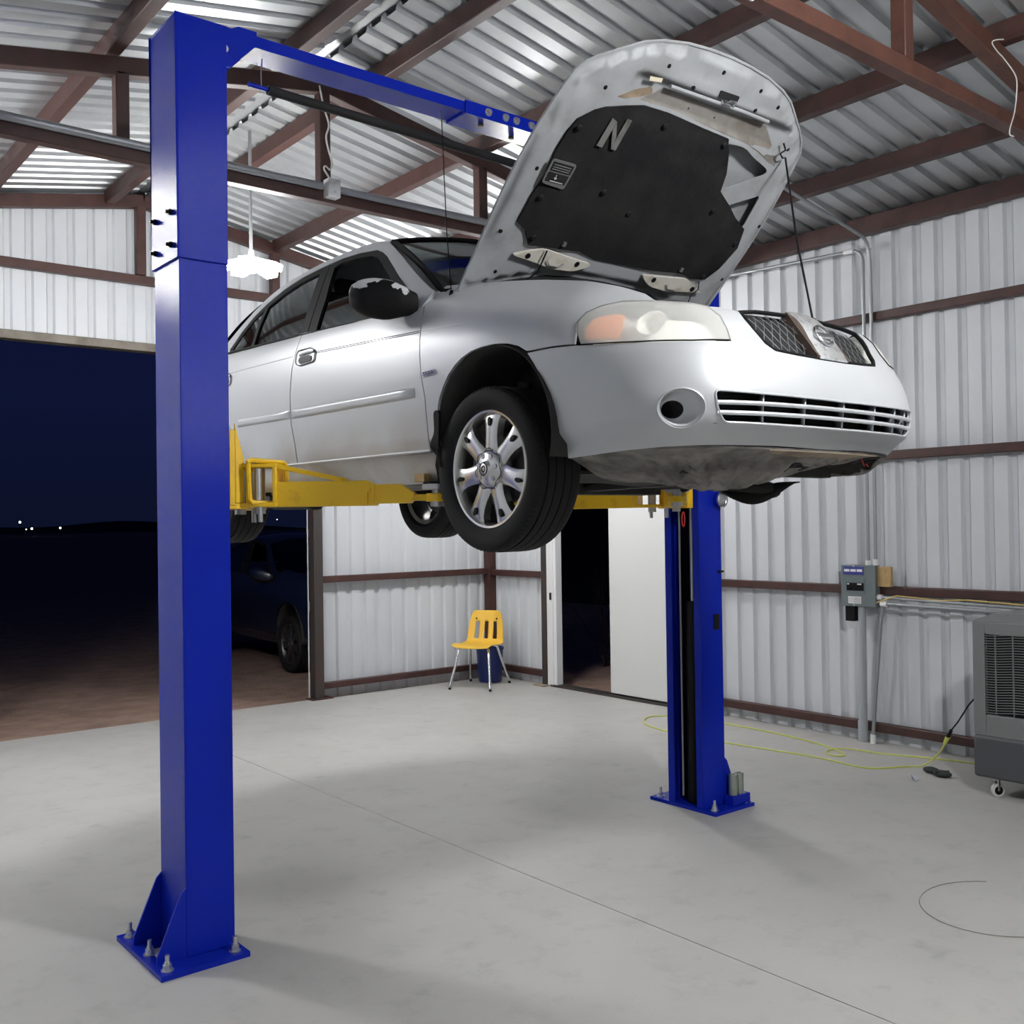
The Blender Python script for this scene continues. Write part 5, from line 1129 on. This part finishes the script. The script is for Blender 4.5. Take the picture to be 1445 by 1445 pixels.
for k in range(31):
    z = gz0+.012+k*(gz1-gz0-.02)/30
    m = MB(); n = 26; ps = [(gy0+(gy1-gy0)*i/n) for i in range(n+1)]
    def zz(y): t = (gy1-y)/(gy1-gy0); return z+.016*math.sin(t*2*PI*.95)*sstep(0, .18, t)
    vs = []; 
    for y in ps: vs += [(X0+.003, y, zz(y)-.0022), (X0+.003, y, zz(y)+.0022), (X0+.009, y, zz(y)+.0022), (X0+.009, y, zz(y)-.0022)]
    m.add(vs, [(i*4+a, i*4+(a+1) % 4, (i+1)*4+(a+1) % 4, (i+1)*4+a) for i in range(n) for a in range(4)]); m.build('louvre', M['cooler'], cl)
for k in range(9):
    y = gy1-.06-k*.105; MB().box(X0+.009, y-.003, gz0, X0+.016, y+.003, gz1).build('louvre_divider', M['cooler'], cl)
for (x, y, a) in ((X0+.05, Y1-.115, -.6), (X0+.05, Y0+.12, .5), (X1-.07, Y1-.1, 1.8), (X1-.07, Y0+.12, .2)):
    d = Vector((math.cos(a), math.sin(a), 0)); ax = Vector((-d.y, d.x, 0)); c = Vector((x, y, .042))
    m = MB(); m.lathe([(.010, -.014), (.030, -.014), (.040, -.012), (.0425, -.006), (.0425, .006), (.040, .012), (.030, .014), (.010, .014)], c, ax, 28, closed=True); w_ = m.build('caster', M['offwhite'], cl)
    m = MB(); m.cyl(c-ax*.0155, c+ax*.0155, .026, 20); m.build('caster_hub', M['black'], w_)
    m = MB(); m.bar(c+ax*.019, c+ax*.019+Vector((0, 0, .062)), .004, .022); m.bar(c-ax*.019, c-ax*.019+Vector((0, 0, .062)), .004, .022); m.cyl(c+Vector((0, 0, .060)), c+Vector((0, 0, .075)), .024, 14); m.build('caster_fork', M['steel'], w_)
m = MB(); m.tube([(6.28, 3.058, .66), (6.30, 3.12, .585), (6.33, 3.20, .50), (6.38, 3.30, .37), (6.41, 3.36, .305)], .005, 7); m.cyl((6.41, 3.36, .305), (6.43, 3.395, .255), .010, 10, r2=.016); m.build('power_cord', M['black'], cl)
# extension cord
m = MB(); r_ = .0055
def smoothpath(P, n=8):
    P = [Vector(p) for p in P]; P = [P[0]*2-P[1]]+P+[P[-1]*2-P[-2]]; out = []
    for i in range(1, len(P)-2):
        for k in range(n):
            t = k/n; p0, p1, p2, p3 = P[i-1:i+3]; out.append(.5*(2*p1+(p2-p0)*t+(2*p0-5*p1+4*p2-p3)*t*t+(3*p1-p0-3*p2+p3)*t**3))
    out.append(P[-2]); return out
z = r_
loop = [(6.62+.17*0+.0, 4.28, z)]
path = [(6.44, 3.40, .245), (6.47, 3.47, .14), (6.50, 3.56, .05), (6.50, 3.64, z), (6.42, 3.70, z), (6.30, 3.76, z), (6.21, 3.83, z), (6.19, 3.95, z), (6.22, 4.26, z), (6.18, 4.6, z), (6.13, 4.98, z), (6.10, 5.4, z), (6.2, 5.9, z), (6.5, 6.1, z), (6.70, 5.8, z), (6.71, 5.45, z), (6.68, 4.9, z), (6.60, 4.5, z), (6.52, 4.30, z), (6.42, 4.16, z), (6.36, 4.19, z), (6.38, 4.29, z), (6.50, 4.33, z), (6.57, 4.24, .016), (6.66, 4.0, z), (6.76, 3.75, z), (6.84, 3.46, z), (6.86, 3.2, z), (6.86, 2.6, z)]
m.tube(smoothpath(path), r_, 8); ec_ = m.build('extension_cord', M['cord']); tag(ec_, 'yellow green extension cord lying across the floor along the right wall', 'cord')
m = MB(); m.cyl((6.43, 3.392, .258), (6.452, 3.43, .20), .017, 12, r2=.012); m.build('cord_socket', M['cord'], ec_)
# litter on the floor
m = MB()
m.sphere((6.40, 3.50, .022), .05, 14, (.75, 1.1, .42)); m.sphere((6.36, 3.40, .022), .055, 14, (.75, 1.15, .40)); m.sphere((6.385, 3.455, .018), .03, 12, (.8, 1, .5))
for k in range(6): m.tube([(6.36+.025*math.cos(k), 3.37+.02*k*.6, .04), (6.34+.02*math.cos(k), 3.38+.02*k*.6, .035), (6.33, 3.385+.012*k, .012)], .006, 6)
o = m.build('work_glove', mat('dark_grey_glove', (.025, .03, .03), .8), smooth=60); tag(o, 'dark crumpled glove on the floor in front of the cooler', 'glove')
m = MB(); m.add([(6.12, 3.45, 0.001), (6.17, 3.47, 0.001), (6.15, 3.50, .03), (6.11, 3.48, .045), (6.14, 3.44, .02), (6.165, 3.505, .004)], [(0,1,4),(1,2,4),(4,2,3),(0,4,3),(1,5,2)]); o = m.build('crumpled_paper', M['trash'], smooth=0, solid=.002); tag(o, 'small pale crumpled scrap on the floor left of the dark glove', 'paper scrap')
# faint wire hoop lying on the slab
pts = [(4.20, 2.38), (4.30, 2.44), (4.48, 2.42), (4.62, 2.32), (4.70, 2.2)]
o = MB().tube([(4.40+.34*math.cos(t), 2.12+.30*math.sin(t), .0035) for t in [PI*.2+k*PI*1.25/26 for k in range(27)]], .0016, 6).build('wire_hoop', mat('tan_wire', (.25, .225, .185), .7)); tag(o, 'thin tan wire loop lying on the concrete at lower right', 'wire')

# ---------------------------------------------------------------- things on the trusses
o = MB().tube([(-.4, 5.659, 3.836), (1.4, 5.659, 3.836), (3.10, 5.659, 3.836)], .024, 10).build('conduit', M['conduit']); tag(o, 'grey conduit lying along the bottom chord of the rear truss, left of the white box', 'conduit', 'truss conduits')
o = MB().tube([(3.22, 5.659, 3.836), (4.8, 5.659, 3.836), (6.5, 5.659, 3.836)], .024, 10).build('conduit', M['conduit']); tag(o, 'grey conduit along the bottom chord of the rear truss, right of the white box', 'conduit', 'truss conduits')
jb = MB().box(3.12, 5.61, 3.77, 3.205, 5.683, 3.885).build('junction_box', M['white'], bev=.004); tag(jb, 'white junction box clipped to the rear truss by the centre post', 'junction box')
m = MB()
for z in (3.80, 3.855): m.cyl((3.1625, 5.611, z), (3.1625, 5.606, z), .008, 10)
m.build('cover_screw', M['zinc'], jb)
o = MB().tube(smoothpath([(3.09, 5.66, 4.47), (3.12, 5.665, 4.35), (3.155, 5.665, 4.24), (3.135, 5.665, 4.16), (3.15, 5.665, 4.08), (3.175, 5.665, 4.0), (3.16, 5.665, 3.955), (3.12, 5.65, 3.965), (3.11, 5.65, 3.945), (3.13, 5.64, 3.905), (3.15, 5.64, 3.88)]), .006, 6).build('electrical_cable', M['cable']); tag(o, 'white cable dangling down the centre post of the rear truss', 'cable')
o = MB().tube(smoothpath([(5.9, 2.437, 4.22), (5.6, 2.437, 4.25), (5.35, 2.437, 4.19), (5.20, 2.437, 4.135), (5.25, 2.437, 4.10), (5.33, 2.437, 4.08), (5.43, 2.425, 4.01), (5.46, 2.438, 3.92), (5.44, 2.438, 3.85), (5.42, 2.438, 3.80), (5.36, 2.43, 3.72), (5.36, 2.43, 3.69), (5.40, 2.43, 3.69)]), .0035, 6).build('electrical_cable', M['cable']); tag(o, 'white cable draped over the nearest truss at top right', 'cable')
o = MB().tube(smoothpath([(3.10, 2.437, 3.80), (3.12, 2.437, 3.76), (3.16, 2.437, 3.735), (3.22, 2.437, 3.725), (3.23, 2.437, 3.745)]), .007, 6).build('cable_clip', M['white']); tag(o, 'white clip hanging from the nearest truss above the hood', 'clip')

# ---------------------------------------------------------------- dark car parked outside
PC = thing('parked_car', 'dark blue car parked outside on the dirt, seen through the bay door', 'parked car', (0, 0, 0))
want = {'fender', 'front_door', 'rear_door', 'quarter_panel', 'rocker_panel', 'roof_pillars', 'roof_panel', 'windscreen', 'rear_screen', 'trunk_lid', 'rear_bumper', 'front_bumper', 'wheel', 'wing_mirror', 'headlight', 'wheel_housing', 'inner_body', 'grille'}
keepsub = {'window_frame', 'side_glass', 'quarter_glass', 'tyre', 'centre_cap', 'rim_barrel', 'mirror_cap', 'door_handle', 'brake_disc'}
base = lambda o: o.name.split('.')[0]
swap = {M['silver']: M['darkblue'], M['dirtsilver']: M['darkblue'], M['peel']: M['darkblue'], M['alloy']: M['alloydark']}
def cp(o, par):
    c = o.copy(); COL.objects.link(c); c.parent = par
    if o.data and o.data.materials and o.data.materials[0] in swap:
        c.data = o.data.copy(); c.data.materials[0] = swap[o.data.materials[0]]
    for k in list(o.children):
        if base(k) in keepsub: cp(k, c)
for o in list(CAR.children):
    if base(o) in want: cp(o, PC)
hd_ = panel('hood', lambda u, v: (u, v, .95-.16*sstep(.4, -.9, v)+.05*(1-(u/.7)**2)), [(-.66,.30),(.66,.30),(.62,-.3),(.50,-.72),(0,-.82),(-.50,-.72),(-.62,-.3)], m=M['darkblue'], parent=CAR, st=.1, t=.01, outdir=(0, 0, 1))
hd_.parent = PC
PC.location = (6.53, 12.42, -.06+.12); PC.rotation_euler = (0, 0, math.radians(-3)); PC.scale = (1.06, 1.06, 1.10)
